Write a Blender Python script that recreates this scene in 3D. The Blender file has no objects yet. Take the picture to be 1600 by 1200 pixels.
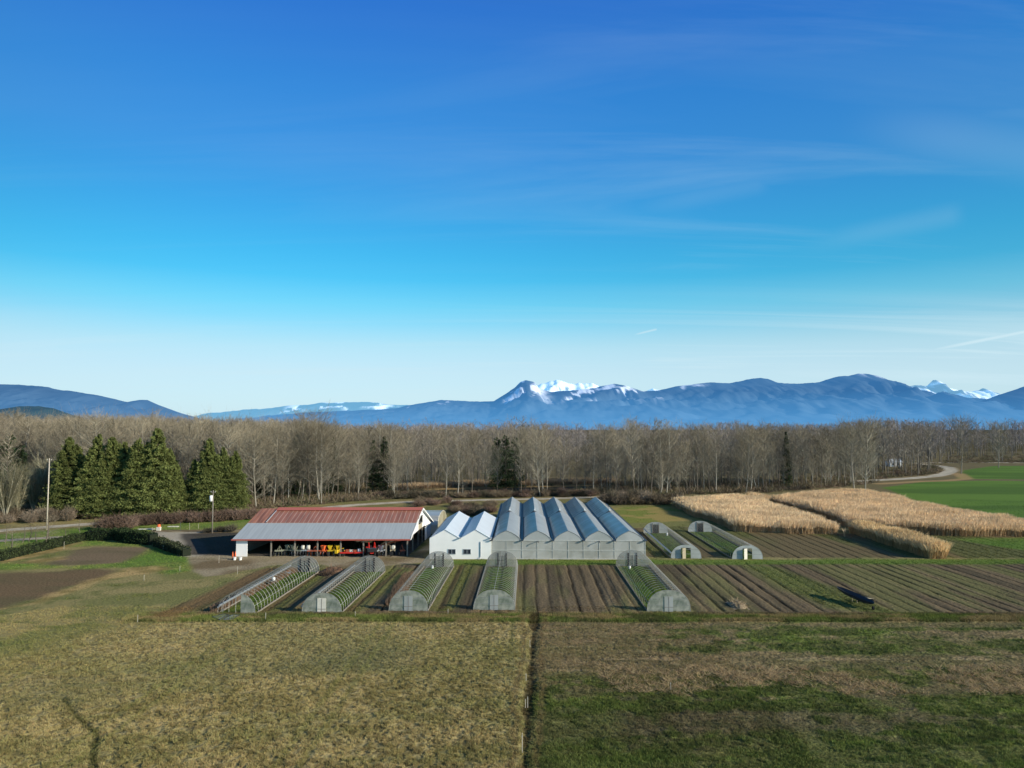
import bpy, math, random
import numpy as np
from mathutils import Vector, Matrix
random.seed(7)
rng = np.random.default_rng(11)
sc = bpy.context.scene
COL = sc.collection
# ------------------------------------------------------------------ camera
W_PX, F_PX, HZ, H_CAM = 1600, 1130.0, 668.0, 25.0
PITCH = math.atan((HZ - 600) / F_PX)
cam_d = bpy.data.cameras.new('camera')
cam = bpy.data.objects.new('camera', cam_d); COL.objects.link(cam)
cam_d.sensor_width = 36; cam_d.lens = 36 * F_PX / W_PX
cam_d.clip_start = 0.5; cam_d.clip_end = 90000
cam.location = (0, 0, H_CAM); cam.rotation_euler = (math.pi / 2 + PITCH, 0, 0)
sc.camera = cam
CP, SP = math.cos(PITCH), math.sin(PITCH)
def ray(px, py):
    u, v = px - 800.0, 600.0 - py
    return (u, F_PX * CP - v * SP, F_PX * SP + v * CP)
def G(px, py, h=0.0):                    # point of the site plan seen at this pixel, at height h
    x, y, z = ray(px, py); t = (h - H_CAM) / z
    return (x * t, y * t)
def at_y(px, py, Y):                     # x and height at ground distance Y
    x, y, z = ray(px, py); t = Y / y
    return (x * t, H_CAM + z * t)
ROW_A = math.atan(18 / F_PX)             # bearing of the field rows
# ------------------------------------------------------------------ noise
def _h(ix, iy, seed):
    n = (ix.astype(np.int64) * 374761393 + iy.astype(np.int64) * 668265263 + seed * 1274126177) & 0xffffffff
    n = ((n ^ (n >> 13)) * 1274126177) & 0xffffffff
    return ((n ^ (n >> 16)) & 0xffff) / 65535.0
def vn(x, y, s, seed=0):
    x = np.asarray(x, float) / s; y = np.asarray(y, float) / s
    ix = np.floor(x); iy = np.floor(y); fx = x - ix; fy = y - iy
    fx = fx * fx * (3 - 2 * fx); fy = fy * fy * (3 - 2 * fy)
    a = _h(ix, iy, seed); b = _h(ix + 1, iy, seed); c = _h(ix, iy + 1, seed); d = _h(ix + 1, iy + 1, seed)
    return (a * (1 - fx) + b * fx) * (1 - fy) + (c * (1 - fx) + d * fx) * fy
def fbm(x, y, s, o=4, seed=0):
    r = 0; a = 0.5; t = 0
    for k in range(o):
        r = r + a * vn(x, y, s / 2 ** k, seed + 17 * k); t += a; a *= 0.55
    return r / t
def ss(a, b, x):
    t = np.clip((x - a) / (b - a), 0, 1); return t * t * (3 - 2 * t)
def poly_sd(x, y, P):                    # signed distance, positive inside
    d = np.full(x.shape, 1e18); ins = np.zeros(x.shape, bool); n = len(P)
    for i in range(n):
        x1, y1 = P[i]; x2, y2 = P[(i + 1) % n]
        ex, ey = x2 - x1, y2 - y1
        t = np.clip(((x - x1) * ex + (y - y1) * ey) / (ex * ex + ey * ey + 1e-9), 0, 1)
        d = np.minimum(d, (x - x1 - t * ex) ** 2 + (y - y1 - t * ey) ** 2)
        if y1 != y2:
            ins ^= ((y1 > y) != (y2 > y)) & (x < ex * (y - y1) / ey + x1)
    d = np.sqrt(d); return np.where(ins, d, -d)
def line_d(x, y, P):
    d = np.full(x.shape, 1e18)
    for i in range(len(P) - 1):
        x1, y1 = P[i]; x2, y2 = P[i + 1]; ex, ey = x2 - x1, y2 - y1
        t = np.clip(((x - x1) * ex + (y - y1) * ey) / (ex * ex + ey * ey + 1e-9), 0, 1)
        d = np.minimum(d, (x - x1 - t * ex) ** 2 + (y - y1 - t * ey) ** 2)
    return np.sqrt(d)
def PG(pts, h=0.0): return [G(a, b, h) for a, b in pts]
# ------------------------------------------------------------------ materials
MATS = {}
def mat(name, col, rough=0.8, metal=0.0, var=0.12, scale=3.0, bump=0.0, spec=0.3, attr=False, stretch=None,
        trans=0.0, translucent=0.0, objrand=0.0, emis=None):
    if name in MATS: return MATS[name]
    m = bpy.data.materials.new(name); m.use_nodes = True; MATS[name] = m
    nt = m.node_tree; N = nt.nodes; L = nt.links
    b = N['Principled BSDF']; out = N['Material Output']
    b.inputs['Roughness'].default_value = rough; b.inputs['Metallic'].default_value = metal
    b.inputs['Specular IOR Level'].default_value = spec
    tc = N.new('ShaderNodeTexCoord'); mp = N.new('ShaderNodeMapping'); L.new(tc.outputs['Object'], mp.inputs[0])
    if stretch: mp.inputs['Scale'].default_value = stretch
    no = N.new('ShaderNodeTexNoise'); no.inputs['Scale'].default_value = scale; no.inputs['Detail'].default_value = 5
    L.new(mp.outputs[0], no.inputs['Vector'])
    mr = N.new('ShaderNodeMapRange'); mr.inputs[1].default_value = 0.25; mr.inputs[2].default_value = 0.75
    mr.inputs[3].default_value = 1 - var; mr.inputs[4].default_value = 1 + var
    L.new(no.outputs[0], mr.inputs[0])
    mul = N.new('ShaderNodeVectorMath'); mul.operation = 'SCALE'; L.new(mr.outputs[0], mul.inputs['Scale'])
    if attr:
        at = N.new('ShaderNodeAttribute'); at.attribute_name = 'Col'; src = at.outputs['Color']
        L.new(src, mul.inputs[0])
    else:
        mul.inputs[0].default_value = col[:3]
    res = mul.outputs[0]
    if objrand:
        oi = N.new('ShaderNodeObjectInfo'); m2 = N.new('ShaderNodeMapRange')
        m2.inputs[3].default_value = 1 - objrand; m2.inputs[4].default_value = 1 + objrand
        L.new(oi.outputs['Random'], m2.inputs[0])
        s2 = N.new('ShaderNodeVectorMath'); s2.operation = 'SCALE'
        L.new(res, s2.inputs[0]); L.new(m2.outputs[0], s2.inputs['Scale']); res = s2.outputs[0]
    L.new(res, b.inputs['Base Color'])
    if bump:
        bp = N.new('ShaderNodeBump'); bp.inputs['Strength'].default_value = 1; bp.inputs['Distance'].default_value = bump
        L.new(no.outputs[0], bp.inputs['Height']); L.new(bp.outputs[0], b.inputs['Normal'])
    sh = b.outputs[0]
    if translucent:
        tl = N.new('ShaderNodeBsdfTranslucent'); L.new(res, tl.inputs[0])
        mx = N.new('ShaderNodeMixShader'); mx.inputs[0].default_value = translucent
        L.new(sh, mx.inputs[1]); L.new(tl.outputs[0], mx.inputs[2]); sh = mx.outputs[0]
    if trans:
        tr = N.new('ShaderNodeBsdfTransparent'); mx = N.new('ShaderNodeMixShader'); mx.inputs[0].default_value = trans
        L.new(sh, mx.inputs[1]); L.new(tr.outputs[0], mx.inputs[2]); sh = mx.outputs[0]
    L.new(sh, out.inputs[0])
    return m
# ------------------------------------------------------------------ objects
def tag(o, label=None, cat=None, group=None, kind=None):
    if label: o['label'] = label
    if cat: o['category'] = cat
    if group: o['group'] = group
    if kind: o['kind'] = kind
    return o
def thing(name, label, cat, loc=(0, 0, 0), rz=0.0, group=None):
    o = bpy.data.objects.new(name, None); COL.objects.link(o)
    o.empty_display_size = 0.5
    o.location = loc; o.rotation_euler = (0, 0, rz)
    return tag(o, label, cat, group)
def link(name, me, parent=None):
    o = bpy.data.objects.new(name, me); COL.objects.link(o)
    if parent is not None: o.parent = parent
    return o
def np_mesh(name, V, F, m, C=None, smooth=False):
    """V (n,3), F (k,3|4) ; C per-vertex colours"""
    V = np.asarray(V, np.float32); F = np.asarray(F, np.int32)
    me = bpy.data.meshes.new(name); k = F.shape[1]
    me.vertices.add(len(V)); me.vertices.foreach_set('co', V.ravel())
    me.loops.add(F.size); me.loops.foreach_set('vertex_index', F.ravel())
    me.polygons.add(len(F)); me.polygons.foreach_set('loop_start', np.arange(0, F.size, k, dtype=np.int32))
    if smooth: me.polygons.foreach_set('use_smooth', np.ones(len(F), bool))
    if C is not None:
        a = me.color_attributes.new('Col', 'FLOAT_COLOR', 'POINT')
        c4 = np.ones((len(V), 4), np.float32); c4[:, :3] = C; a.data.foreach_set('color', c4.ravel())
    me.update(); me.validate()
    if m: me.materials.append(m)
    return me
class MB:
    def __init__(s): s.v = []; s.f = []
    def face(s, *p):
        b = len(s.v); s.v += [tuple(q) for q in p]; s.f.append(tuple(range(b, b + len(p))))
    def box(s, c, d, rz=0.0, rx=0.0):
        R = Matrix.Rotation(rz, 3, 'Z') @ Matrix.Rotation(rx, 3, 'X'); b = len(s.v)
        for i in (-1, 1):
            for j in (-1, 1):
                for k in (-1, 1):
                    s.v.append(tuple(Vector(c) + R @ Vector((i * d[0] / 2, j * d[1] / 2, k * d[2] / 2))))
        for q in ((0, 1, 3, 2), (4, 6, 7, 5), (0, 4, 5, 1), (2, 3, 7, 6), (0, 2, 6, 4), (1, 5, 7, 3)):
            s.f.append(tuple(b + i for i in q))
        return s
    def slab(s, quad, t):                # a quad thickened downwards by t
        a = [Vector(q) for q in quad]; n = (a[1] - a[0]).cross(a[3] - a[0]).normalized()
        if n.z < 0: n = -n
        b = [q - n * t for q in a]; k = len(s.v); s.v += [tuple(q) for q in a + b]
        s.f += [(k, k + 1, k + 2, k + 3), (k + 7, k + 6, k + 5, k + 4)]
        for i in range(4):
            j = (i + 1) % 4; s.f.append((k + i, k + 4 + i, k + 4 + j, k + j))
        return s
    def tube(s, pts, r, n=6, cap=True):
        pts = [Vector(p) for p in pts]; rs = r if isinstance(r, (list, tuple)) else [r] * len(pts)
        b = len(s.v); m = len(pts)
        for i, p in enumerate(pts):
            d = (pts[min(i + 1, m - 1)] - pts[max(i - 1, 0)]).normalized()
            u = d.cross(Vector((0, 0, 1))) if abs(d.z) < 0.95 else d.cross(Vector((1, 0, 0)))
            u.normalize(); w = d.cross(u)
            for k in range(n):
                a = 2 * math.pi * k / n
                s.v.append(tuple(p + (u * math.cos(a) + w * math.sin(a)) * rs[i]))
        for i in range(m - 1):
            for k in range(n):
                s.f.append((b + i * n + k, b + i * n + (k + 1) % n, b + (i + 1) * n + (k + 1) % n, b + (i + 1) * n + k))
        if cap:
            s.f.append(tuple(b + k for k in range(n))[::-1]); s.f.append(tuple(b + (m - 1) * n + k for k in range(n)))
        return s
    def wheel(s, c, r, w, axis='x', n=14):
        a = Vector((1, 0, 0)) if axis == 'x' else Vector((0, 1, 0)); c = Vector(c)
        s.tube([c - a * w / 2, c - a * w * .42, c + a * w * .42, c + a * w / 2], [r * .86, r, r, r * .86], n); return s
    def mesh(s, name, m, smooth=False):
        me = bpy.data.meshes.new(name); me.from_pydata(s.v, [], s.f); me.update()
        me.materials.append(m)
        if smooth: me.polygons.foreach_set('use_smooth', [True] * len(s.f))
        return me
    def build(s, name, m, parent=None, smooth=False):
        return link(name, s.mesh(name, m, smooth), parent)
# ------------------------------------------------------------------ light
SUN_EL, SHX, SHY = math.radians(20.5), -1.0, 0.46       # shadows run to the left and a little away
sd = Vector((-SHX, -SHY, 0)).normalized() * math.cos(SUN_EL) + Vector((0, 0, math.sin(SUN_EL)))
sun_d = bpy.data.lights.new('sun', 'SUN'); sun_d.energy = 5.0; sun_d.angle = math.radians(0.5)
sun_d.color = (1.0, 0.91, 0.74)
sun = bpy.data.objects.new('sun', sun_d); COL.objects.link(sun)
sun.rotation_euler = sd.to_track_quat('Z', 'Y').to_euler(); sun.location = (60, -20, 60)
w = bpy.data.worlds.new('World'); sc.world = w; w.use_nodes = True
nt = w.node_tree; N = nt.nodes; L = nt.links; N.clear()
out = N.new('ShaderNodeOutputWorld'); bg = N.new('ShaderNodeBackground'); bg.inputs[1].default_value = 0.12
L.new(bg.outputs[0], out.inputs[0])
sky = N.new('ShaderNodeTexSky'); sky.sky_type = 'NISHITA'; sky.sun_disc = False
sky.sun_elevation = SUN_EL; sky.sun_rotation = math.atan2(sd.x, sd.y)
sky.air_density = 1.0; sky.dust_density = 0.6; sky.ozone_density = 2.0; sky.altitude = 50
tc = N.new('ShaderNodeTexCoord'); sep = N.new('ShaderNodeSeparateXYZ'); L.new(tc.outputs['Generated'], sep.inputs[0])
ramp = N.new('ShaderNodeValToRGB'); cr = ramp.color_ramp
L.new(sep.outputs['Z'], ramp.inputs[0])
SKYMUL = [(0.0, (1.05, 1.45, 2.1)), (0.078, (0.873, 1.283, 1.651)), (0.113, (0.669, 1.319, 1.53)), (0.165, (0.36, 1.406, 1.58)), (0.233, (0.27, 1.33, 1.63)), (0.314, (0.27, 1.20, 1.72)), (0.353, (0.318, 1.179, 1.786)), (0.425, (0.279, 1.137, 1.895)), (0.518, (0.264, 0.991, 2.012)), (0.6, (0.34, 0.58, 0.9)), (1.0, (0.40, 0.44, 0.48))]
while len(cr.elements) < len(SKYMUL): cr.elements.new(0.5)
for e, (p, c) in zip(cr.elements, SKYMUL): e.position = p; e.color = (*c, 1)
mulc = N.new('ShaderNodeMix'); mulc.data_type = 'RGBA'; mulc.blend_type = 'MULTIPLY'; mulc.inputs[0].default_value = 1
x2 = N.new('ShaderNodeMath'); x2.operation = 'MULTIPLY'; L.new(sep.outputs['X'], x2.inputs[0]); L.new(sep.outputs['X'], x2.inputs[1])
lf = N.new('ShaderNodeMath'); lf.operation = 'MULTIPLY_ADD'; L.new(x2.outputs[0], lf.inputs[0]); lf.inputs[1].default_value = -.70; lf.inputs[2].default_value = 1.0
lg = N.new('ShaderNodeMath'); lg.operation = 'MULTIPLY_ADD'; L.new(sep.outputs['X'], lg.inputs[0]); lg.inputs[1].default_value = .08; L.new(lf.outputs[0], lg.inputs[2])
lsc = N.new('ShaderNodeVectorMath'); lsc.operation = 'SCALE'; L.new(sky.outputs[0], lsc.inputs[0]); L.new(lg.outputs[0], lsc.inputs['Scale'])
L.new(lsc.outputs[0], mulc.inputs[6]); L.new(ramp.outputs[0], mulc.inputs[7])
# thin cirrus: direction projected on a high flat layer, stretched
zz = N.new('ShaderNodeMath'); zz.operation = 'MAXIMUM'; zz.inputs[1].default_value = 0.02; L.new(sep.outputs['Z'], zz.inputs[0])
za = N.new('ShaderNodeMath'); za.operation = 'ADD'; za.inputs[1].default_value = 0.10; L.new(zz.outputs[0], za.inputs[0])
dv = N.new('ShaderNodeVectorMath'); dv.operation = 'DIVIDE'; L.new(tc.outputs['Generated'], dv.inputs[0])
cmb = N.new('ShaderNodeCombineXYZ'); L.new(za.outputs[0], cmb.inputs[0]); L.new(za.outputs[0], cmb.inputs[1]); cmb.inputs[2].default_value = 1e6
L.new(cmb.outputs[0], dv.inputs[1])
def cloud(rot, scl, nscale, lo, hi, dist, detail=7):
    mp = N.new('ShaderNodeMapping'); mp.inputs['Rotation'].default_value = (0, 0, rot); mp.inputs['Scale'].default_value = scl
    L.new(dv.outputs[0], mp.inputs[0])
    n = N.new('ShaderNodeTexNoise'); n.inputs['Scale'].default_value = nscale; n.inputs['Detail'].default_value = detail
    n.inputs['Roughness'].default_value = 0.6; n.inputs['Distortion'].default_value = dist; L.new(mp.outputs[0], n.inputs['Vector'])
    r = N.new('ShaderNodeMapRange'); r.inputs[1].default_value = lo; r.inputs[2].default_value = hi; L.new(n.outputs[0], r.inputs[0])
    return r.outputs[0]
c1 = cloud(0.45, (0.35, 2.2, 1), 0.8, 0.50, 0.74, 0.9)
c2 = cloud(-0.12, (0.22, 1.5, 1), 0.55, 0.50, 0.78, 0.6)
el = N.new('ShaderNodeValToRGB'); er = el.color_ramp      # where cirrus shows by elevation
EL = [(0.0, 0.6), (0.055, 0.85), (0.10, 0.85), (0.135, 0.55), (0.18, 0.14), (0.35, 0.17), (0.5, 0.10)]
while len(er.elements) < len(EL): er.elements.new(0.5)
for e, (p, v) in zip(er.elements, EL): e.position = p; e.color = (v, v, v, 1)
L.new(sep.outputs['Z'], el.inputs[0])
cm = N.new('ShaderNodeMath'); cm.operation = 'MAXIMUM'; L.new(c1, cm.inputs[0]); L.new(c2, cm.inputs[1])
side = N.new('ShaderNodeMapRange'); side.interpolation_type = 'SMOOTHSTEP'; side.inputs[1].default_value = -.25; side.inputs[2].default_value = .35; side.inputs[3].default_value = .30; L.new(sep.outputs['X'], side.inputs[0])
cs = N.new('ShaderNodeMath'); cs.operation = 'MULTIPLY'; L.new(cm.outputs[0], cs.inputs[0]); L.new(side.outputs[0], cs.inputs[1])
cf = N.new('ShaderNodeMath'); cf.operation = 'MULTIPLY'; L.new(cs.outputs[0], cf.inputs[0]); L.new(el.outputs[0], cf.inputs[1])
# low veil just above the mountains
veil = N.new('ShaderNodeValToRGB'); vr = veil.color_ramp
VL = [(0.0, 0.74), (0.07, 0.72), (0.105, 0.58), (0.145, 0.20), (0.2, 0.0)]
while len(vr.elements) < len(VL): vr.elements.new(0.5)
for e, (p, v) in zip(vr.elements, VL): e.position = p; e.color = (v, v, v, 1)
L.new(sep.outputs['Z'], veil.inputs[0])
vmax = N.new('ShaderNodeMath'); vmax.operation = 'MAXIMUM'; L.new(cf.outputs[0], vmax.inputs[0]); L.new(veil.outputs[0], vmax.inputs[1])
va = N.new('ShaderNodeMath'); va.operation = 'ADD'; va.use_clamp = True
vb = N.new('ShaderNodeMath'); vb.operation = 'MULTIPLY'; vb.inputs[1].default_value = 0.5; L.new(cf.outputs[0], vb.inputs[0])
L.new(veil.outputs[0], va.inputs[0]); L.new(vb.outputs[0], va.inputs[1])
vm1 = N.new('ShaderNodeMath'); vm1.operation = 'MAXIMUM'; L.new(va.outputs[0], vm1.inputs[0]); L.new(cf.outputs[0], vm1.inputs[1])
def streak(pa, pb, wid, amt, prev):      # a contrail: soft band along the great circle through two bearings
    a = Vector(ray(*pa)).normalized(); b = Vector(ray(*pb)).normalized(); n = a.cross(b).normalized(); m = b - a; ln = m.length; m.normalize()
    d = N.new('ShaderNodeVectorMath'); d.operation = 'DOT_PRODUCT'; L.new(tc.outputs['Generated'], d.inputs[0]); d.inputs[1].default_value = n
    ab = N.new('ShaderNodeMath'); ab.operation = 'ABSOLUTE'; L.new(d.outputs['Value'], ab.inputs[0])
    r = N.new('ShaderNodeMapRange'); r.interpolation_type = 'SMOOTHSTEP'; r.inputs[2].default_value = wid; r.inputs[3].default_value = amt; r.inputs[4].default_value = 0; L.new(ab.outputs[0], r.inputs[0])
    e = N.new('ShaderNodeVectorMath'); e.operation = 'DOT_PRODUCT'; L.new(tc.outputs['Generated'], e.inputs[0]); e.inputs[1].default_value = m; s0 = a.dot(m)
    f1 = N.new('ShaderNodeMapRange'); f1.interpolation_type = 'SMOOTHSTEP'; f1.inputs[1].default_value = s0; f1.inputs[2].default_value = s0 + ln * .6; L.new(e.outputs['Value'], f1.inputs[0])
    f2 = N.new('ShaderNodeMapRange'); f2.interpolation_type = 'SMOOTHSTEP'; f2.inputs[1].default_value = s0 + ln; f2.inputs[2].default_value = s0 + ln * 1.12; f2.inputs[3].default_value = 1; f2.inputs[4].default_value = 0; L.new(e.outputs['Value'], f2.inputs[0])
    k = N.new('ShaderNodeMath'); k.operation = 'MULTIPLY'; L.new(r.outputs[0], k.inputs[0]); L.new(f1.outputs[0], k.inputs[1])
    k2 = N.new('ShaderNodeMath'); k2.operation = 'MULTIPLY'; L.new(k.outputs[0], k2.inputs[0]); L.new(f2.outputs[0], k2.inputs[1])
    o = N.new('ShaderNodeMath'); o.operation = 'MAXIMUM'; L.new(k2.outputs[0], o.inputs[0]); L.new(prev, o.inputs[1]); return o.outputs[0]
acc = vm1.outputs[0]
for args in (((1330, 572), (1680, 503), .0062, .95), ((1430, 557), (1680, 536), .0050, .6), ((975, 527), (1024, 515), .0035, .7), ((1060, 540), (1300, 516), .013, .42), ((1180, 548), (1420, 524), .010, .5), ((1220, 392), (1480, 338), .020, .07), ((1300, 190), (1660, 245), .045, .09), ((960, 335), (1180, 288), .020, .055), ((700, 515), (800, 505), .006, .25)):
    acc = streak(*args, acc)
vm2 = N.new('ShaderNodeMath'); vm2.operation = 'MAXIMUM'; L.new(acc, vm2.inputs[0]); vm2.inputs[1].default_value = 0.0
mc = N.new('ShaderNodeMix'); mc.data_type = 'RGBA'; L.new(vm2.outputs[0], mc.inputs[0]); L.new(mulc.outputs[2], mc.inputs[6])
mc.inputs[7].default_value = (5.2, 6.9, 7.6, 1)
L.new(mc.outputs[2], bg.inputs[0])
sc.view_settings.view_transform = 'Standard'; sc.view_settings.look = 'None'; sc.view_settings.exposure = 0
sc.render.engine = 'CYCLES'
try:
    sc.cycles.max_bounces = 6; sc.cycles.diffuse_bounces = 2; sc.cycles.glossy_bounces = 3; sc.cycles.transparent_max_bounces = 16
    sc.cycles.transmission_bounces = 4; sc.cycles.use_denoising = True; sc.cycles.caustics_reflective = False
except Exception: pass
# ================================================================== MOUNTAINS
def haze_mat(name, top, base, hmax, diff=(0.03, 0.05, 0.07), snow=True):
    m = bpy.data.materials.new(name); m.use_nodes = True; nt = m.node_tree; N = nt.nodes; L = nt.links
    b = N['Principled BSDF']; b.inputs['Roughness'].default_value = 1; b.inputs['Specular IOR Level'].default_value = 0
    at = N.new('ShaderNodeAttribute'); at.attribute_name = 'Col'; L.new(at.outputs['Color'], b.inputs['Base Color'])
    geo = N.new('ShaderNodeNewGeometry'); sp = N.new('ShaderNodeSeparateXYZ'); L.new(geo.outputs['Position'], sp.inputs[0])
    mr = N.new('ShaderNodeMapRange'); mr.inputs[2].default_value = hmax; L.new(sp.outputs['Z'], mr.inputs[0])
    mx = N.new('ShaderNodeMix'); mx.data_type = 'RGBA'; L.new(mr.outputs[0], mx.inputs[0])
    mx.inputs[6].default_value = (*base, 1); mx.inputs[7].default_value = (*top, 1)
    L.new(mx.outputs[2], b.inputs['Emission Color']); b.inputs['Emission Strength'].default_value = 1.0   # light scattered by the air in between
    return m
def mountain(name, prof, D, Wf, m, diff, snow=None, amp=0.10, seed=0, rough=1.0, haze=1.0):
    xs = np.array([p[0] for p in prof], float); ys = np.array([p[1] for p in prof], float)
    n = int((xs[-1] - xs[0]) / 2.0) + 1; px = np.linspace(xs[0], xs[-1], n)
    py = np.interp(px, xs, ys)
    py = py - rough * (fbm(px, px * 0, 22, 4, seed) - 0.5) * 3.0 - rough * (fbm(px, px * 0, 5, 2, seed + 5) - .5) * 1.2
    X0 = np.empty(n); Hh = np.empty(n)
    for i in range(n):
        X0[i], Hh[i] = at_y(px[i], py[i], D)
    Hh = np.maximum(Hh, 1)
    T = np.concatenate([np.linspace(-0.5, 0, 8)[:-1], np.linspace(0, 1, 46)])
    X = np.empty((len(T), n)); Y = np.empty_like(X); Z = np.empty_like(X)
    for j, t in enumerate(T):
        y = D - t * Wf; X[j] = X0 * (1 - 0.0 * t); Y[j] = y
        if t < 0: Z[j] = Hh * (1 + t * 1.9)
        else:
            base = Hh * (1 - t) ** 1.15
            sp1 = np.abs(fbm(X[j] + 0.35 * t * Wf, y * 0.45 + 0 * X[j], Wf * 0.09, 6, seed + 3) - 0.5) * 2
            base = base * (1 - 0.62 * sp1 * ss(0, 0.25, np.array(t))) + amp * Hh.mean() * (fbm(X[j], y + 0 * X[j], Wf * .1, 4, seed + 9) - .5) * min(1, 3 * t) * (1 - t)
            Z[j] = np.minimum(base, Hh * (1 - 0.25 * t))
    Z = np.maximum(Z, -2)
    nr = len(T); idx = np.arange(nr * n).reshape(nr, n)
    F = np.stack([idx[:-1, :-1], idx[1:, :-1], idx[1:, 1:], idx[:-1, 1:]], -1).reshape(-1, 4)
    V = np.stack([X, Y, Z], -1).reshape(-1, 3)
    C = np.tile(np.array(diff), (len(V), 1)) * (0.5 + 1.0 * fbm(V[:, 0], V[:, 1], Wf * .05, 5, seed + 2))[:, None]
    if snow is not None:
        s = snow(np.tile(px, nr), np.repeat(T, n), V, seed)[:, None]
        C = C * (1 - s) + np.array([.80, .83, .88]) * s
    me = np_mesh(name, V, F, m, C, True)
    return tag(link(name, me), kind='structure')
def snow_all(lo, hi, frac, dens=0.5):
    def f(px, t, V, seed):
        ok = ss(lo - 12, lo + 12, px) * (1 - ss(hi - 12, hi + 12, px)) * (1 - ss(frac * .6, frac, np.abs(t)))
        nz = fbm(V[:, 0] * 1.3, V[:, 2] * 2 + V[:, 1] * .3, 420, 6, seed + 31); return ok * ss(dens - .06, dens + .06, nz)
    return f
def snow_mid(px, t, V, seed):
    s = snow_all(836, 850, .42, .40)(px, t, V, seed)                       # the couloir right of the horn
    nz = fbm(V[:, 0], V[:, 1] * .5, 210, 5, seed + 31)
    a = ss(780, 800, px) * (1 - ss(990, 1040, px)) * (1 - ss(.12, .42, t)) * (t >= 0) * ss(.61, .65, nz)
    b = ss(1040, 1060, px) * (1 - ss(1080, 1110, px)) * (1 - ss(.02, .10, t)) * ss(.52, .6, nz)
    c = ss(1330, 1350, px) * (1 - ss(1385, 1400, px)) * (1 - ss(.0, .10, t)) * ss(.50, .56, nz) * .6
    d = ss(600, 640, px) * (1 - ss(760, 790, px)) * (1 - ss(.0, .2, t)) * ss(.66, .70, nz) * .5
    return np.clip(s + a + b + c + d, 0, 1)
RA = [(250, 668), (285, 656), (310, 650), (330, 645), (355, 643), (380, 640), (420, 638), (460, 633), (500, 630), (540, 628), (580, 628), (610, 633), (640, 634), (680, 640), (760, 645), (850, 650), (900, 668)]
RB = [(330, 668), (400, 652), (470, 645), (560, 641), (620, 638), (660, 629), (690, 625), (720, 626), (750, 628), (772, 626), (790, 615), (805, 605), (813, 597), (822, 594), (835, 597), (842, 606), (860, 612), (885, 611), (905, 609), (930, 606), (945, 602), (960, 599), (975, 602), (990, 607), (1005, 612), (1030, 610), (1060, 603), (1085, 600), (1110, 597), (1140, 599), (1170, 592), (1188, 590.5), (1200, 592), (1215, 598), (1250, 600), (1280, 597), (1310, 588), (1325, 587), (1340, 583.5), (1355, 584), (1370, 587), (1390, 596), (1410, 605), (1440, 612), (1480, 620), (1520, 621), (1560, 625), (1600, 630), (1660, 640), (1750, 668)]
RC = [(800, 640), (820, 612), (835, 604), (848, 600), (862, 596), (874, 594), (885, 598), (897, 601), (905, 598), (912, 600), (925, 598), (935, 603), (950, 606), (990, 614), (1005, 612), (1020, 607), (1035, 611), (1060, 625)]
RD = [(1370, 620), (1395, 601), (1408, 599), (1424, 604), (1436, 603), (1446, 602), (1453, 600), (1457, 593), (1462, 593), (1468, 598), (1478, 603), (1488, 608), (1500, 611), (1516, 613), (1527, 611), (1536, 608), (1545, 614), (1553, 620), (1590, 630), (1640, 640)]
RE = [(1500, 640), (1530, 628), (1560, 617), (1580, 611), (1600, 604), (1640, 596), (1700, 590), (1800, 598), (1900, 640)]
RF = [(-260, 640), (-180, 600), (-100, 594), (0, 601), (30, 601), (50, 602), (75, 605), (95, 610), (120, 612), (150, 617), (185, 625), (205, 629), (218, 625), (230, 625), (245, 632), (270, 641), (290, 648), (310, 655), (340, 668)]
RG = [(-160, 650), (-60, 636), (0, 640), (30, 635), (60, 634), (85, 638), (105, 646), (125, 656), (150, 668)]
lo = (.16, .42, .66); hi = (.045, .15, .34)
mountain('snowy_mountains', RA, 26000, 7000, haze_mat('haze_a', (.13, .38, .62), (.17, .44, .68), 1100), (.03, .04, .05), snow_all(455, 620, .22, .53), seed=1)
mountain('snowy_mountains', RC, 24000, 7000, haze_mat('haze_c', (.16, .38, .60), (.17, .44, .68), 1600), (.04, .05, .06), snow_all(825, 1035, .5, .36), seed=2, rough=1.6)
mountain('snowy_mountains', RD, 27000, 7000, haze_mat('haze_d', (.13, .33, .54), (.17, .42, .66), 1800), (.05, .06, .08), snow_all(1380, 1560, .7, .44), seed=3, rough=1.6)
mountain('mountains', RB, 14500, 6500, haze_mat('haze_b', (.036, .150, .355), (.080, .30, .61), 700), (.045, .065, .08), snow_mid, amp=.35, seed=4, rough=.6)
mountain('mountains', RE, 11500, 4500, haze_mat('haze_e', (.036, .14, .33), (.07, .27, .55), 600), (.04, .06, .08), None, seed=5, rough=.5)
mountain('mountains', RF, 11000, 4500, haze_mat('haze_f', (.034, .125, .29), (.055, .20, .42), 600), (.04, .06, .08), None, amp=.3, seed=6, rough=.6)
mountain('hills', RG, 6500, 1800, haze_mat('haze_g', (.018, .060, .12), (.03, .09, .17), 200), (.03, .05, .04), None, seed=7, rough=.6)

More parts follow.
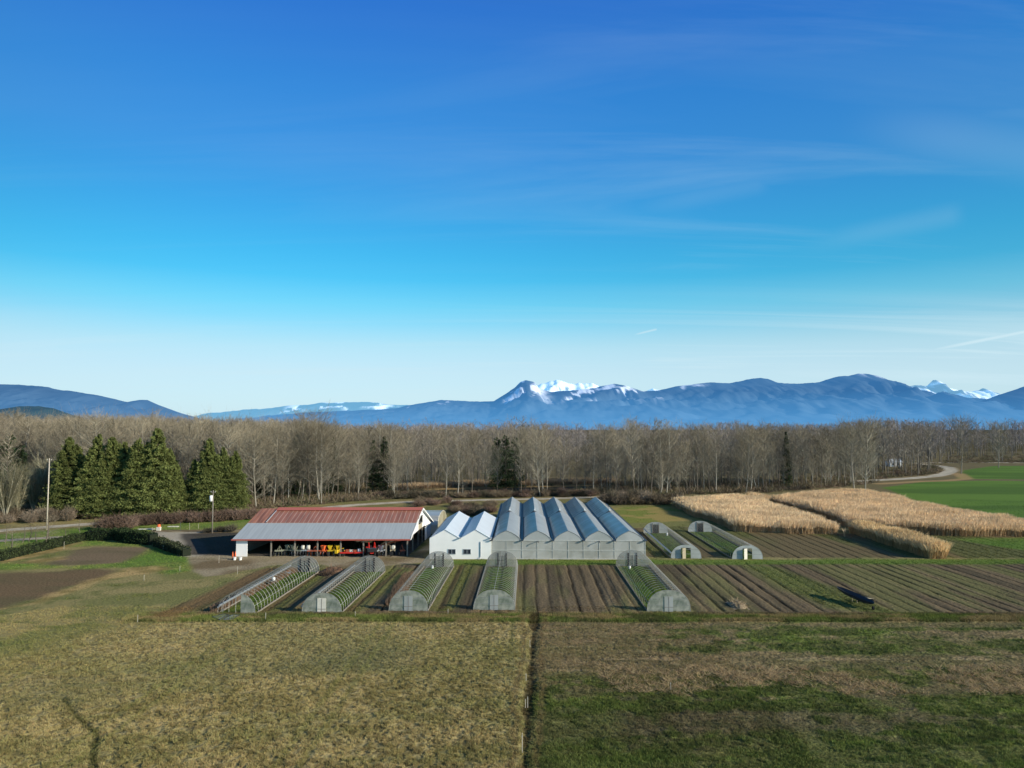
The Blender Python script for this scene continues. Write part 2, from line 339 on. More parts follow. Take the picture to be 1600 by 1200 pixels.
# ================================================================== GROUND
def c8(r, g, b, k=1.0):                   # sRGB 0-255 as seen in the light -> albedo guess
    f = lambda v: ((v / 255 + 0.055) / 1.055) ** 2.4 if v > 10 else v / 255 / 12.92
    return np.array([f(r), f(g), f(b)]) * k
K = 1.42
ROWC, ROWS = math.cos(ROW_A), math.sin(ROW_A)
Z = {}
Z['stubble'] = PG([(-400, 1130), (-100, 1075), (0, 1050), (150, 1000), (330, 966), (420, 964), (830, 961), (828, 1000), (824, 1100), (818, 1260), (-500, 1260)])
Z['litter'] = PG([(834, 962), (1700, 968), (2100, 980), (2400, 1260), (826, 1260), (828, 1100)])
Z['beds'] = PG([(228, 965), (420, 884), (700, 881), (1640, 877), (1900, 884), (2100, 968), (900, 961)])
Z['upper'] = PG([(1010, 871), (965, 842), (958, 826), (1060, 822), (1120, 828), (1330, 834), (1800, 836), (1900, 872)])
Z['soil_a'] = PG([(60, 886), (95, 872), (110, 860), (150, 854), (235, 855), (228, 863), (195, 878), (150, 882), (95, 884)])
Z['soil_b'] = PG([(-200, 900), (60, 893), (150, 888), (192, 890), (165, 902), (120, 915), (60, 936), (0, 953), (-200, 985)])
Z['green_a'] = PG([(-200, 886), (0, 879), (110, 884), (190, 880), (225, 864), (235, 855), (150, 853), (105, 856), (130, 846), (150, 843), (230, 850), (300, 868), (312, 882), (300, 892), (265, 897), (215, 888), (160, 888), (60, 890), (-200, 897)])
Z['lawn'] = PG([(-300, 838), (0, 835), (150, 822), (380, 808), (420, 812), (370, 829), (250, 834), (140, 834), (100, 842), (0, 866), (-300, 900)])
Z['yard'] = PG([(296, 870), (362, 862), (372, 868), (640, 868), (668, 850), (690, 830), (640, 826), (380, 834), (300, 838), (234, 832), (236, 828), (372, 827), (700, 815), (700, 840), (664, 868), (678, 878), (600, 884), (530, 886), (480, 880), (420, 884), (360, 897), (318, 902), (300, 893)])
Z['tan_a'] = PG([(0, 952), (60, 938), (110, 918), (165, 900), (200, 887), (240, 884), (268, 889), (240, 894), (205, 899), (160, 908), (120, 924), (50, 945)])
Z['tan_b'] = PG([(30, 880), (60, 873), (102, 869), (95, 874), (60, 879)])
Z['tan_c'] = PG([(0, 868), (55, 860), (110, 845), (105, 858), (60, 868), (0, 882)])
Z['green_f'] = PG([(1378, 762), (1440, 753), (1530, 751), (1800, 753), (2400, 800), (1800, 836), (1600, 812), (1480, 792), (1430, 782)])
Z['green_g'] = PG([(1495, 748), (1505, 735), (1550, 728), (1800, 727), (2200, 740), (1800, 751)])
Z['grass_p'] = PG([(955, 794), (1050, 789), (1062, 800), (1090, 812), (1060, 815), (965, 818)])
Z['green_s'] = PG([(1490, 842), (1620, 838), (1800, 838), (1800, 862), (1600, 860), (1500, 846)])
Z['pond'] = PG([(655, 766), (700, 763.5), (780, 761.5), (860, 759.5), (925, 758.5), (935, 762), (900, 767), (840, 770), (770, 772), (700, 772.5), (662, 770)])
Z['far_field'] = PG([(880, 697.5), (1000, 696.5), (1130, 697), (1140, 700), (900, 701)])
ROAD1 = PG([(-150, 846), (0, 829), (80, 823), (150, 818), (240, 812), (400, 802.5), (470, 797), (560, 788.5), (640, 784), (760, 781), (860, 779), (940, 776.5), (985, 774)])
DRIVE = PG([(-120, 853), (0, 845), (60, 841), (130, 838), (235, 834), (300, 833)])
DRIVE2 = PG([(240, 833), (280, 838), (297, 850), (302, 866)])
ROAD2 = PG([(1340, 752), (1375, 750), (1420, 747.5), (1460, 744), (1478, 740), (1487, 735), (1480, 730), (1455, 726.5), (1440, 725)])
ROAD3 = PG([(1430, 723.5), (1520, 722.5), (1700, 724)])
DITCH = PG([(835, 962), (831, 1030), (826, 1100), (822, 1160), (819, 1210), (816, 1290)])
TUN = [  # front-left, front-right, far-left, far-right (base corners), ribs
    ((336, 962), (402, 958), (453, 894.5), (499, 892.5)),
    ((469, 959), (536, 958), (554, 894.5), (601, 892)),
    ((605, 955), (671, 954), (664, 886), (708, 885)),
    ((739, 953), (805, 953), (760, 885), (809, 885)),
    ((1011, 956), (1079, 955), (963, 885), (1013, 884)),
    ((1048, 873), (1096, 872), (1006, 833), (1043, 833)),
    ((1145, 874), (1191, 873), (1075, 831), (1113, 831))]
TPOLY = [PG([a, b, d, c]) for a, b, c, d in TUN]
def mixc(C, col, m):
    m = np.broadcast_to(np.asarray(m, float), (len(C),))
    return C * (1 - m[:, None]) + np.asarray(col)[None, :] * m[:, None] if np.ndim(col) == 1 else C * (1 - m[:, None]) + col * m[:, None]
def ground_eval(x, y):
    """albedo, height and region of the land at x, y"""
    rx = x * ROWC - y * ROWS; ry = x * ROWS + y * ROWC
    n1 = fbm(x, y, 9, 4, 1); n2 = fbm(x, y, 2.2, 3, 2); n3 = fbm(x, y, 30, 3, 3); na = fbm(x * .16, y, 3.2, 5, 4); nb = fbm(x * .25, y, 1.4, 4, 5)
    jit = (fbm(x, y, 5, 3, 6) - .5) * 5.0
    reg = np.zeros(x.shape, int); h = np.zeros(x.shape)
    C = mixc(np.tile(c8(110, 110, 70), (x.size, 1)), c8(134, 124, 86), ss(.42, .62, n1))
    C = mixc(C, c8(84, 92, 52), ss(.55, .8, n2) * .6)
    far = ss(215, 300, y); C = mixc(C, c8(98, 90, 70), far * (.75 + .25 * n2))
    # left pasture turning to stubble
    d = poly_sd(x, y, Z['stubble']) + (n3 - .5) * 8
    tan = mixc(np.tile(c8(150, 137, 99), (x.size, 1)), c8(130, 120, 82), ss(.38, .66, n2))
    tan = mixc(tan, c8(118, 118, 76), ss(.46, .66, na) * .45)
    tan = mixc(tan, c8(104, 108, 72), ss(.50, .66, fbm(x * .5, y, 16, 3, 12)) * .5)
    tan = mixc(tan, c8(158, 142, 106), ss(.50, .72, n3) * .35)
    tan = mixc(tan, c8(70, 62, 40), (1 - ss(.30, .50, vn(x, y, .36, 8))) * .45)
    C = mixc(C, tan * np.array([1.0, 1.0, .98]), ss(-9, 3, d))
    clod = (vn(x, y, .40, 8) - .5) * .14 + (vn(x, y, 1.3, 9) - .5) * .05
    h += ss(-4, 4, d) * clod
    reg[d > -1] = 1
    gs = poly_sd(x, y, PG([(400, 1050), (500, 1018), (600, 1004), (650, 1012), (670, 1035), (600, 1048), (480, 1052)])); C = mixc(C, c8(104, 104, 76), ss(-3, 4, gs + jit * .5) * .55)
    gs = poly_sd(x, y, PG([(0, 1060), (170, 1055), (210, 1080), (120, 1105), (0, 1110)])); C = mixc(C, c8(108, 106, 76), ss(-3, 3, gs + jit * .5) * .5)
    gs = line_d(x, y, PG([(98, 1090), (118, 1118), (150, 1146), (147, 1170), (142, 1230)])) + (n2 - .5) * .3; C = mixc(C, c8(62, 66, 40), (1 - ss(.05, .45, gs)) * .75); h -= .1 * (1 - ss(.05, .4, gs))
    rl = np.abs(((rx + 60) % 2.6) - 1.3); C = mixc(C, c8(92, 88, 60), (1 - ss(.05, .35, rl)) * ss(-14, -2, x) * ss(0, 3, d) * .45)
    trk = np.abs(((rx + 60) % 17.0) - 8.5); trkm = np.minimum(np.abs(trk - .9), 9) ; C = mixc(C, c8(110, 112, 66), (1 - ss(.15, .5, trkm)) * ss(0, 4, d) * .35)
    # right rough field : bands of straw, green and bare
    d = poly_sd(x, y, Z['litter']); m = ss(-1, .6, d + (n2 - .5) * 1.5)
    py = 668 + F_PX * 25 / np.maximum(y, 1) * 1.0            # only used as a distance scale across the field
    wob = (fbm(x * .35, y, 8, 4, 21) - .5)
    yy = y + wob * 9
    straw = mixc(np.tile(c8(132, 116, 92), (x.size, 1)), c8(100, 90, 70), ss(.35, .65, nb)); straw = mixc(straw, c8(168, 148, 122), ss(.60, .74, nb) * .7)
    grn = mixc(np.tile(c8(86, 102, 48), (x.size, 1)), c8(62, 72, 40), ss(.35, .7, n2)); grn = mixc(grn, c8(110, 130, 56), ss(.62, .75, nb) * .6)
    brn = mixc(np.tile(c8(98, 90, 72), (x.size, 1)), c8(82, 76, 60), ss(.35, .65, n2)); brn = mixc(brn, c8(130, 116, 94), ss(.6, .75, nb) * .6)
    tus = mixc(np.tile(c8(124, 104, 74), (x.size, 1)), c8(88, 78, 56), ss(.35, .6, nb))
    c = mixc(straw, grn, ss(.42, .56, .5 * na + .5 * n2))                                            # 76-100 m mixed
    left = 1 - ss(14, 24, x + wob * 16); c = mixc(c, mixc(straw, c8(150, 126, 104), np.full(x.shape, .3)), left * ss(72, 78, yy) * (1 - ss(95, 99, yy)) * .8)
    c = mixc(c, grn, ss(96.5, 97.5, yy) * .6)
    c = mixc(c, straw, ss(92, 93.5, yy) * (1 - ss(95, 96.5, yy)) * .8)
    c = mixc(c, grn, ss(81.5, 83, yy) * (1 - ss(85, 87, yy)) * (1 - left) * (.25 + .6 * ss(.4, .6, n2)))
    c = mixc(c, straw, ss(76.5, 77.5, yy) * (1 - ss(80, 81.5, yy)) * .8)
    c = mixc(c, tus, ss(70.5, 72, yy) * (1 - ss(75.5, 77, yy)) * .6 * ss(6, 16, x) * ss(.40, .56, fbm(x * .5, y, 4, 3, 23)))
    bb = mixc(brn, grn, ss(.46, .58, .5 * na + .5 * n2 + .08 * ss(30, 44, x))); c = mixc(c, bb, 1 - ss(69, 71.5, yy))
    c = mixc(c, mixc(grn * 1.12, c8(78, 98, 46), np.full(x.shape, .4)), (1 - ss(56.5, 60.5, yy - .05 * x)) * (.7 + .3 * ss(.4, .6, n2)))
    c = mixc(c, grn, (1 - ss(3.2, 6.5, np.abs(x - 4.5) + wob * 3)) * (1 - ss(66, 73, y + wob * 8)) * .5)
    c = mixc(c, mixc(np.tile(c8(100, 96, 66), (x.size, 1)), c8(84, 90, 54), ss(.4, .6, fbm(x * .5, y, 1.1, 3, 24))), .28 + .22 * ss(.4, .7, fbm(x * .3, y, 6, 3, 25)))
    C = mixc(C, c, m); h += m * ((vn(x, y, .5, 18) - .5) * .14 + (nb - .5) * .15); reg[d > 0] = 2
    # garden beds, rows run away from the camera
    d = poly_sd(x, y, Z['beds']); m = ss(-.8, .8, d + (n2 - .5) * 2.2)
    soil = mixc(np.tile(c8(102, 90, 72), (x.size, 1)), c8(82, 74, 60), ss(.4, .6, fbm(rx * 2.2, ry * .12, 3, 3, 41)))
    soil = mixc(soil, c8(104, 106, 66), ss(.46, .66, fbm(rx, ry * .2, 6, 4, 42)) * .6)
    soil = mixc(soil, c8(122, 108, 84), ss(.60, .74, fbm(rx * 1.6, ry * .10, 2.5, 3, 43)) * .55)
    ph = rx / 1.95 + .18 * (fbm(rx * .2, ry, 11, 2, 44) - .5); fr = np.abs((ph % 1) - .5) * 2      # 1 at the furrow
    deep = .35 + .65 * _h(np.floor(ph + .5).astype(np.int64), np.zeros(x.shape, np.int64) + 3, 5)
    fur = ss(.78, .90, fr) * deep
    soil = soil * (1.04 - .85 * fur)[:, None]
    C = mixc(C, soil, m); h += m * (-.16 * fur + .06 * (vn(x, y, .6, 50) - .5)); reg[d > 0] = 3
    gs = poly_sd(x, y, PG([(1165, 884), (1210, 884), (1330, 925), (1420, 965), (1290, 950)])); C = mixc(C, c8(92, 104, 56), ss(-1.5, 2, gs + jit * .4) * .6)
    gs = line_d(x, y, PG([(225, 967), (1650, 967)])); C = mixc(C, mixc(grn, c8(120, 108, 76), ss(.45, .6, nb)), (1 - ss(1.0, 2.4, gs + jit * .25)) * .85)
    gs = line_d(x, y, PG([(690, 879), (1900, 877)])); C = mixc(C, c8(86, 108, 48), (1 - ss(1.4, 3.4, gs + jit * .25)) * .85)
    # dirt lanes between the tunnels on the left
    for a, b in (((545, 955), (625, 890)), ((415, 955), (500, 892)), ((690, 950), (722, 884))):
        P = PG([a, b]); dl = line_d(x, y, P); C = mixc(C, c8(98, 104, 56), (1 - ss(1.2, 3, dl)) * .55); C = mixc(C, c8(84, 70, 52), (1 - ss(.1, .9, dl + jit * .05)) * .8)
    dl = line_d(x, y, PG([(262, 962), (425, 890)])); C = mixc(C, c8(106, 88, 64), (1 - ss(1, 2.6, dl)) * .9)
    # upper vegetable field
    d = poly_sd(x, y, Z['upper']); m = ss(-.8, .8, d + (n2 - .5) * 2)
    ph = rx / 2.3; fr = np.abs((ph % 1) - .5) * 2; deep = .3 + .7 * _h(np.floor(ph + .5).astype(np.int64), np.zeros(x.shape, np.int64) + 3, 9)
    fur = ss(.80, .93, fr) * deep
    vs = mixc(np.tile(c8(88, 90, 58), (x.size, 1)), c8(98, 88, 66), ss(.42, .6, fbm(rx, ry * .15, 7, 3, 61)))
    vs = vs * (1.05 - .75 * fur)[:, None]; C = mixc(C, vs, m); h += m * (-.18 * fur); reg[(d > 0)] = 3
    for k, col in (('soil_a', (112, 98, 80)), ('soil_b', (104, 88, 68))):
        d = poly_sd(x, y, Z[k]) + jit * .6; s = mixc(np.tile(c8(*col), (x.size, 1)), c8(88, 84, 62), ss(.4, .7, fbm(x * .35, y, 5, 3, 71)) * .6)
        C = mixc(C, s, ss(-1.2, 1.6, d)); reg[d > 0] = 3
    g2 = mixc(np.tile(c8(88, 114, 52), (x.size, 1)), c8(108, 120, 64), ss(.4, .65, n1)); g2 = mixc(g2, c8(74, 96, 46), ss(.5, .7, n2) * .5)
    for k in ('green_a', 'lawn', 'green_s'):
        d = poly_sd(x, y, Z[k]) + jit * .45; C = mixc(C, g2, ss(-1.2, 1.8, d) * .92); reg[(d > 0)] = 4
    for k in ('tan_a', 'tan_b', 'tan_c'):
        d = poly_sd(x, y, Z[k]) + jit * .5; C = mixc(C, mixc(np.tile(c8(164, 140, 98), (x.size, 1)), c8(128, 112, 72), ss(.35, .6, n2)), ss(-1.2, 1.2, d) * .85)
    g3 = mixc(np.tile(c8(74, 100, 48), (x.size, 1)), c8(88, 116, 54), ss(.4, .7, fbm(x * .3, y, 22, 3, 81)))
    g3 = mixc(g3, c8(66, 90, 46), ss(.45, .7, fbm(x * .4, y, 14, 3, 82)) * .4)
    for k in ('green_f', 'green_g'):
        d = poly_sd(x, y, Z[k]) + jit * .6; C = mixc(C, g3, ss(-1.5, 1.5, d)); reg[d > 0] = 4
    d = poly_sd(x, y, Z['grass_p']) + jit; C = mixc(C, mixc(np.tile(c8(112, 118, 62), (x.size, 1)), c8(140, 126, 78), ss(.45, .6, n1)), ss(-2, 2, d))
    for P in TPOLY:
        d = poly_sd(x, y, P); C = mixc(C, mixc(g2 * .68, c8(72, 84, 46), ss(.45, .6, fbm(x, y * .8, 1.6, 2, 91))), ss(-.25, .25, d - .25))
    # yard, drives and roads
    gv = mixc(np.tile(c8(144, 132, 112), (x.size, 1)), c8(108, 94, 74), ss(.38, .62, n1)); gv = mixc(gv, c8(118, 112, 80), ss(.55, .75, n2) * .4); gv = mixc(gv, c8(172, 165, 150), ss(.55, .75, fbm(x * .3, y, 5, 3, 95)) * .6)
    d = poly_sd(x, y, Z['yard']) + jit * .35; m = ss(-.6, .8, d); C = mixc(C, gv, m * .95); reg[d > 0] = 5; h *= (1 - m)
    for P, wd in ((DRIVE, 1.7), (DRIVE2, 2.6)):
        d = wd - line_d(x, y, P) + jit * .08; C = mixc(C, mixc(gv, c8(170, 166, 156), np.full(x.shape, .5)), ss(-.5, .3, d)); reg[d > 0] = 5
    for P, wd in ((ROAD1, 2.5), (ROAD2, 3.4), (ROAD3, 3.0)):
        d0 = line_d(x, y, P); d = wd - d0 + jit * .05; C = mixc(C, c8(128, 112, 84), (1 - ss(wd, wd + 4, d0 + jit * .3)) * .7)
        C = mixc(C, mixc(np.tile(c8(176, 170, 158), (x.size, 1)), c8(150, 144, 132), ss(.35, .65, n2)), ss(-.5, .3, d)); reg[d > 0] = 6
    d = line_d(x, y, ROAD2); C = mixc(C, c8(152, 128, 94), (1 - ss(1.5, 4.5, line_d(x, y, PG([(1375, 756), (1440, 752), (1480, 751), (1510, 748), (1498, 740)])))) * .8)
    d = poly_sd(x, y, PG([(283, 834), (375, 832), (372, 868), (294, 867)])) + jit * .2; C = mixc(C, c8(62, 60, 58), ss(-1, 1, d) * .9)  # barn's cast shadow darkened into the ground colour here
    # ditch along the fence
    d = line_d(x, y, DITCH) + (n2 - .5) * .7 + (fbm(x * 0, y, 5, 3, 99) - .5) * 1.0; m = (1 - ss(.05, .6, d)); C = mixc(C, c8(70, 60, 44), m * .8); h -= .22 * (1 - ss(.1, .8, d))
    C = mixc(C, c8(112, 96, 70), (1 - ss(.1, .5, np.abs(d - 1.1))) * .5)
    # pond and its banks
    d = poly_sd(x, y, Z['pond']); C = mixc(C, c8(150, 122, 84), ss(-5, -2, d + jit) * .45); h -= 1.0 * ss(-1.0, 1.5, d)
    d = poly_sd(x, y, Z['far_field']); C = mixc(C, c8(150, 142, 124), ss(-6, 3, d))
    return C * K * np.array([1.03, 1.0, .93]), h, reg
GM = {0: ('ground', .20), 1: ('stubble_field', .30), 2: ('rough_field', .30), 3: ('tilled_field', .16), 4: ('grass_field', .16), 5: ('gravel_yard', .12), 6: ('gravel_road', .10)}
def ground_zone(x0, x1, y0, y1, sx, sy, hole=None):
    nx = int(round((x1 - x0) / sx)) + 1; ny = int(round((y1 - y0) / sy)) + 1
    gx, gy = np.meshgrid(np.linspace(x0, x1, nx), np.linspace(y0, y1, ny)); x = gx.ravel(); y = gy.ravel()
    C, h, reg = ground_eval(x, y)
    edge = (x < x0 + sx * .5) | (x > x1 - sx * .5) | (y < y0 + sy * .5) | (y > y1 - sy * .5)
    h = np.where(edge, -.02, h)
    idx = np.arange(nx * ny).reshape(ny, nx)
    F = np.stack([idx[:-1, :-1], idx[:-1, 1:], idx[1:, 1:], idx[1:, :-1]], -1).reshape(-1, 4)
    cx = x[F].mean(1); cy = y[F].mean(1)
    keep = np.ones(len(F), bool)
    if hole is not None:
        for (a, b, c, d) in hole: keep &= ~((cx > a) & (cx < b) & (cy > c) & (cy < d))
    F = F[keep]; fr = np.max(reg[F], 1)
    V = np.stack([x, y, h], -1)
    return V, C, F, fr
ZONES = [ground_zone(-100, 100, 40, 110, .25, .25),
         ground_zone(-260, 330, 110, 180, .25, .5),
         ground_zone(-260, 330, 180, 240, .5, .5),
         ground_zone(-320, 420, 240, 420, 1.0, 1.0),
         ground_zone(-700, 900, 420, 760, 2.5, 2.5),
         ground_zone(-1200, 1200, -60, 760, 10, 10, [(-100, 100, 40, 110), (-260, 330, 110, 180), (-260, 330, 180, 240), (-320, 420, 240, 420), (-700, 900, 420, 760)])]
ZONES[5][0][:, 2] = -.02
# the coarse sheet needs hole limits on its own grid: close the gaps with skirts lying 3 cm lower
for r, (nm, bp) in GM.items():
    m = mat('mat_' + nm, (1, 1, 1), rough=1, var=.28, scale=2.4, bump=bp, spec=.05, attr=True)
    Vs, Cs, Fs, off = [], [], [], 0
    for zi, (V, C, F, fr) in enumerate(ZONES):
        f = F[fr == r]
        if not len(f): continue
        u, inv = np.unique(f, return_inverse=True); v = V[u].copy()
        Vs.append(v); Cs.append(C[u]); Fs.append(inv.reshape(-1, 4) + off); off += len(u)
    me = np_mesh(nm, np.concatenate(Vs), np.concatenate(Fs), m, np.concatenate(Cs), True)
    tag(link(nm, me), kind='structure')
mu = mat('mat_under', c8(96, 88, 66), rough=1, var=.3, scale=.02, spec=0)
ub = MB(); ub.face((-45000, -3000, -1.3), (45000, -3000, -1.3), (45000, 60000, -1.3), (-45000, 60000, -1.3))
tag(ub.build('plain', mu), kind='structure')
# pond water
def water_mat():
    m = bpy.data.materials.new('mat_pond'); m.use_nodes = True; b = m.node_tree.nodes['Principled BSDF']
    b.inputs['Base Color'].default_value = (.075, .062, .040, 1); b.inputs['Roughness'].default_value = .4; b.inputs['Specular IOR Level'].default_value = .03; b.inputs['IOR'].default_value = 1.08
    N = m.node_tree.nodes; L = m.node_tree.links; n = N.new('ShaderNodeTexNoise'); n.inputs['Scale'].default_value = .5
    bp = N.new('ShaderNodeBump'); bp.inputs['Distance'].default_value = .02; L.new(n.outputs[0], bp.inputs['Height']); L.new(bp.outputs[0], b.inputs['Normal'])
    return m
wb = MB(); wb.face(*[(a, b, -.35) for a, b in Z['pond']]); tag(wb.build('pond_water', water_mat()), kind='structure')
# ================================================================== MATERIALS FOR BUILT THINGS
M_white = mat('white_paint', (.93, .92, .89), rough=.6, var=.05, scale=.6)
M_wroof = mat('white_roofing', (.72, .76, .80), rough=.35, var=.05, scale=.5)
M_dark = mat('dark_timber', (.06, .05, .045), rough=.9)
M_timber = mat('weathered_timber', (.26, .23, .19), rough=.9, var=.25, scale=6)
M_red = mat('red_trim', (.45, .10, .07), rough=.5)
M_redcap = mat('red_metal', (.55, .16, .11), rough=.45, var=.08)
M_galv = mat('galvanised_metal', (.42, .46, .50), rough=.45, metal=.3, var=.1)
M_pipe = mat('galvanised_pipe', (.33, .33, .30), rough=.5, metal=.1, var=.1)
M_black = mat('black_metal', (.02, .02, .025), rough=.6)
M_steel = mat('dark_steel', (.07, .08, .10), rough=.5, metal=.4)
M_glass = mat('dark_glass', (.05, .06, .08), rough=.15, spec=.6)
M_rubber = mat('tyre_rubber', (.025, .025, .025), rough=.9)
M_yellow = mat('yellow_paint', (.75, .50, .03), rough=.5)
M_mred = mat('bright_red_paint', (.70, .04, .03), rough=.45)
M_rust = mat('rusty_red_paint', (.40, .11, .06), rough=.8, var=.3)
M_khaki = mat('grey_green_paint', (.28, .28, .20), rough=.8, var=.3)
M_tank = mat('pale_plastic', (.72, .68, .58), rough=.5)
M_ply = mat('plywood', (.42, .36, .25), rough=.9, var=.2)
M_bluew = mat('blue_grey_door', (.30, .36, .44), rough=.6)
M_bucket = mat('white_plastic', (.85, .85, .82), rough=.5)
M_orange = mat('orange_plastic', (.8, .16, .05), rough=.5)
M_concrete = mat('concrete', (.38, .37, .34), rough=.95, var=.15)

def roof_mat(name, c1, c2, period, wid, rough=.45, metal=.1, blotch=.2, streak=None):
    """ribbed sheet metal: ribs every <period> m along object X, streaked by weather"""
    m = bpy.data.materials.new(name); m.use_nodes = True; nt = m.node_tree; N = nt.nodes; L = nt.links
    b = N['Principled BSDF']; b.inputs['Roughness'].default_value = rough; b.inputs['Metallic'].default_value = metal
    tc = N.new('ShaderNodeTexCoord'); sp = N.new('ShaderNodeSeparateXYZ'); L.new(tc.outputs['Object'], sp.inputs[0])
    d = N.new('ShaderNodeMath'); d.operation = 'DIVIDE'; d.inputs[1].default_value = period; L.new(sp.outputs['X'], d.inputs[0])
    fr = N.new('ShaderNodeMath'); fr.operation = 'FRACT'; L.new(d.outputs[0], fr.inputs[0])
    lt = N.new('ShaderNodeMath'); lt.operation = 'LESS_THAN'; lt.inputs[1].default_value = wid; L.new(fr.outputs[0], lt.inputs[0])
    mp = N.new('ShaderNodeMapping'); mp.inputs['Scale'].default_value = (1.2, .12, .12); L.new(tc.outputs['Object'], mp.inputs[0])
    no = N.new('ShaderNodeTexNoise'); no.inputs['Scale'].default_value = 1.4; no.inputs['Detail'].default_value = 6; L.new(mp.outputs[0], no.inputs['Vector'])
    mr = N.new('ShaderNodeMapRange'); mr.inputs[1].default_value = .3; mr.inputs[2].default_value = .7; mr.inputs[3].default_value = 1 - blotch; mr.inputs[4].default_value = 1 + blotch
    L.new(no.outputs[0], mr.inputs[0])
    mx = N.new('ShaderNodeMix'); mx.data_type = 'RGBA'; L.new(lt.outputs[0], mx.inputs[0]); mx.inputs[6].default_value = (*c1, 1); mx.inputs[7].default_value = (*c2, 1)
    sc_ = N.new('ShaderNodeVectorMath'); sc_.operation = 'SCALE'; L.new(mx.outputs[2], sc_.inputs[0]); L.new(mr.outputs[0], sc_.inputs['Scale'])
    L.new(sc_.outputs[0], b.inputs['Base Color'])
    return m
M_rroof = roof_mat('red_sheet_roof', (.42, .175, .115), (.60, .42, .33), .92, .13, blotch=.28)
M_rroof2 = roof_mat('old_red_sheet_roof', (.42, .17, .095), (.55, .29, .20), .8, .15, blotch=.4)
M_groof = roof_mat('grey_sheet_roof', (.54, .57, .56), (.45, .48, .48), .61, .10, rough=.40, metal=.15, blotch=.08)
def film_mat(name, col, alpha, rough, transl=.3, var=.15, spec=.6, grime=None, scale=.5):
    """translucent greenhouse film: partly reflecting, partly see-through, with dirt streaks down the slope"""
    m = bpy.data.materials.new(name); m.use_nodes = True; nt = m.node_tree; N = nt.nodes; L = nt.links
    b = N['Principled BSDF']; b.inputs['Roughness'].default_value = rough; b.inputs['Specular IOR Level'].default_value = spec
    tc = N.new('ShaderNodeTexCoord'); mp = N.new('ShaderNodeMapping'); mp.inputs['Scale'].default_value = (.5, 1.2, .5); L.new(tc.outputs['Object'], mp.inputs[0])
    no = N.new('ShaderNodeTexNoise'); no.inputs['Scale'].default_value = scale; no.inputs['Detail'].default_value = 6; no.inputs['Distortion'].default_value = .5; L.new(mp.outputs[0], no.inputs['Vector'])
    cr = N.new('ShaderNodeValToRGB'); L.new(no.outputs[0], cr.inputs[0])
    cr.color_ramp.elements[0].position = .35; cr.color_ramp.elements[1].position = .65
    g = grime or [c * (1 - var) for c in col]
    cr.color_ramp.elements[0].color = (*g, 1); cr.color_ramp.elements[1].color = (*col, 1)
    L.new(cr.outputs[0], b.inputs['Base Color'])
    tl = N.new('ShaderNodeBsdfTranslucent'); L.new(cr.outputs[0], tl.inputs[0]); m1 = N.new('ShaderNodeMixShader'); m1.inputs[0].default_value = transl
    L.new(b.outputs[0], m1.inputs[1]); L.new(tl.outputs[0], m1.inputs[2])
    tr = N.new('ShaderNodeBsdfTransparent'); m2 = N.new('ShaderNodeMixShader'); m2.inputs[0].default_value = 1 - alpha
    L.new(m1.outputs[0], m2.inputs[1]); L.new(tr.outputs[0], m2.inputs[2]); L.new(m2.outputs[0], N['Material Output'].inputs[0])
    return m
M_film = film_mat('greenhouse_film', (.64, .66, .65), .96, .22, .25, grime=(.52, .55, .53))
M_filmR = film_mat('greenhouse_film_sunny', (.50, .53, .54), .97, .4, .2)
M_filmL = film_mat('greenhouse_film_shade', (.42, .48, .52), .95, .28, .15, spec=.6, grime=(.26, .31, .31), scale=.3)  # the film pair differs by slope, sun and shade put into the colour
M_wall = film_mat('greenhouse_wall_sheet', (.70, .70, .66), .95, .3, .3, grime=(.50, .50, .45), scale=.7)
M_poly = film_mat('frosted_panel', (.62, .60, .48), .90, .35, .4, grime=(.27, .30, .23), scale=2.6)
M_polyw = film_mat('pale_frosted_panel', (.58, .60, .58), .96, .4, .3, grime=(.48, .50, .46), scale=1.2)
M_mesh = film_mat('worn_end_sheet', (.50, .50, .46), .62, .3, .5, grime=(.36, .36, .32), scale=1.5)
M_yfilm = film_mat('yellowed_film', (.60, .55, .36), .96, .4, .3, grime=(.42, .38, .25))

# ================================================================== BARN
barn = thing('barn', 'long open-fronted barn with a red and grey metal roof and machinery inside', 'barn', (-38, 142, 0))
B0 = Vector((-38, 142, 0))
FL, FR_, BR, BL = Vector((-53.8, 142.2)), Vector((-20.2, 142.4)), Vector((-18.8, 170)), Vector((-52.2, 169.6))
def bw(u, v, z):                          # u 0..1 along the front, v 0..1 front to back, z height -> local
    p = (FL * (1 - u) + FR_ * u) * (1 - v) + (BL * (1 - u) + BR * u) * v
    return (p.x - B0.x, p.y - B0.y, z)
RV, RH, EH, BH = .49, 7.75, 3.55, 3.1     # ridge position and heights
def rz_(v): return EH + (RH - EH) * v / RV if v <= RV else RH + (BH - RH) * (v - RV) / (1 - RV)
UO = .098                                 # the old roof ends here
m1 = MB(); m1.slab([bw(-.012, -.025, rz_(-.025)), bw(1.012, -.025, rz_(-.025)), bw(1.012, .245, rz_(.245)), bw(-.012, .245, rz_(.245))], .10); m1.build('lower_roof', M_groof, barn)
m1 = MB(); m1.slab([bw(UO, .238, rz_(.238) + .08), bw(1.012, .238, rz_(.238) + .08), bw(1.012, RV, RH + .08), bw(UO, RV, RH + .08)], .10); m1.build('upper_roof', M_rroof, barn)
m1 = MB(); m1.slab([bw(-.012, .238, rz_(.238) + .03), bw(UO - .003, .238, rz_(.238) + .03), bw(UO - .003, RV, RH + .03), bw(-.012, RV, RH + .03)], .10)
o = m1.build('upper_roof', M_rroof2, barn); o['label'] = 'older rusty section of the upper roof'
m1 = MB(); m1.slab([bw(-.012, RV, RH + .02), bw(1.012, RV, RH + .02), bw(1.012, 1.02, BH), bw(-.012, 1.02, BH)], .10); m1.build('rear_roof', M_groof, barn)
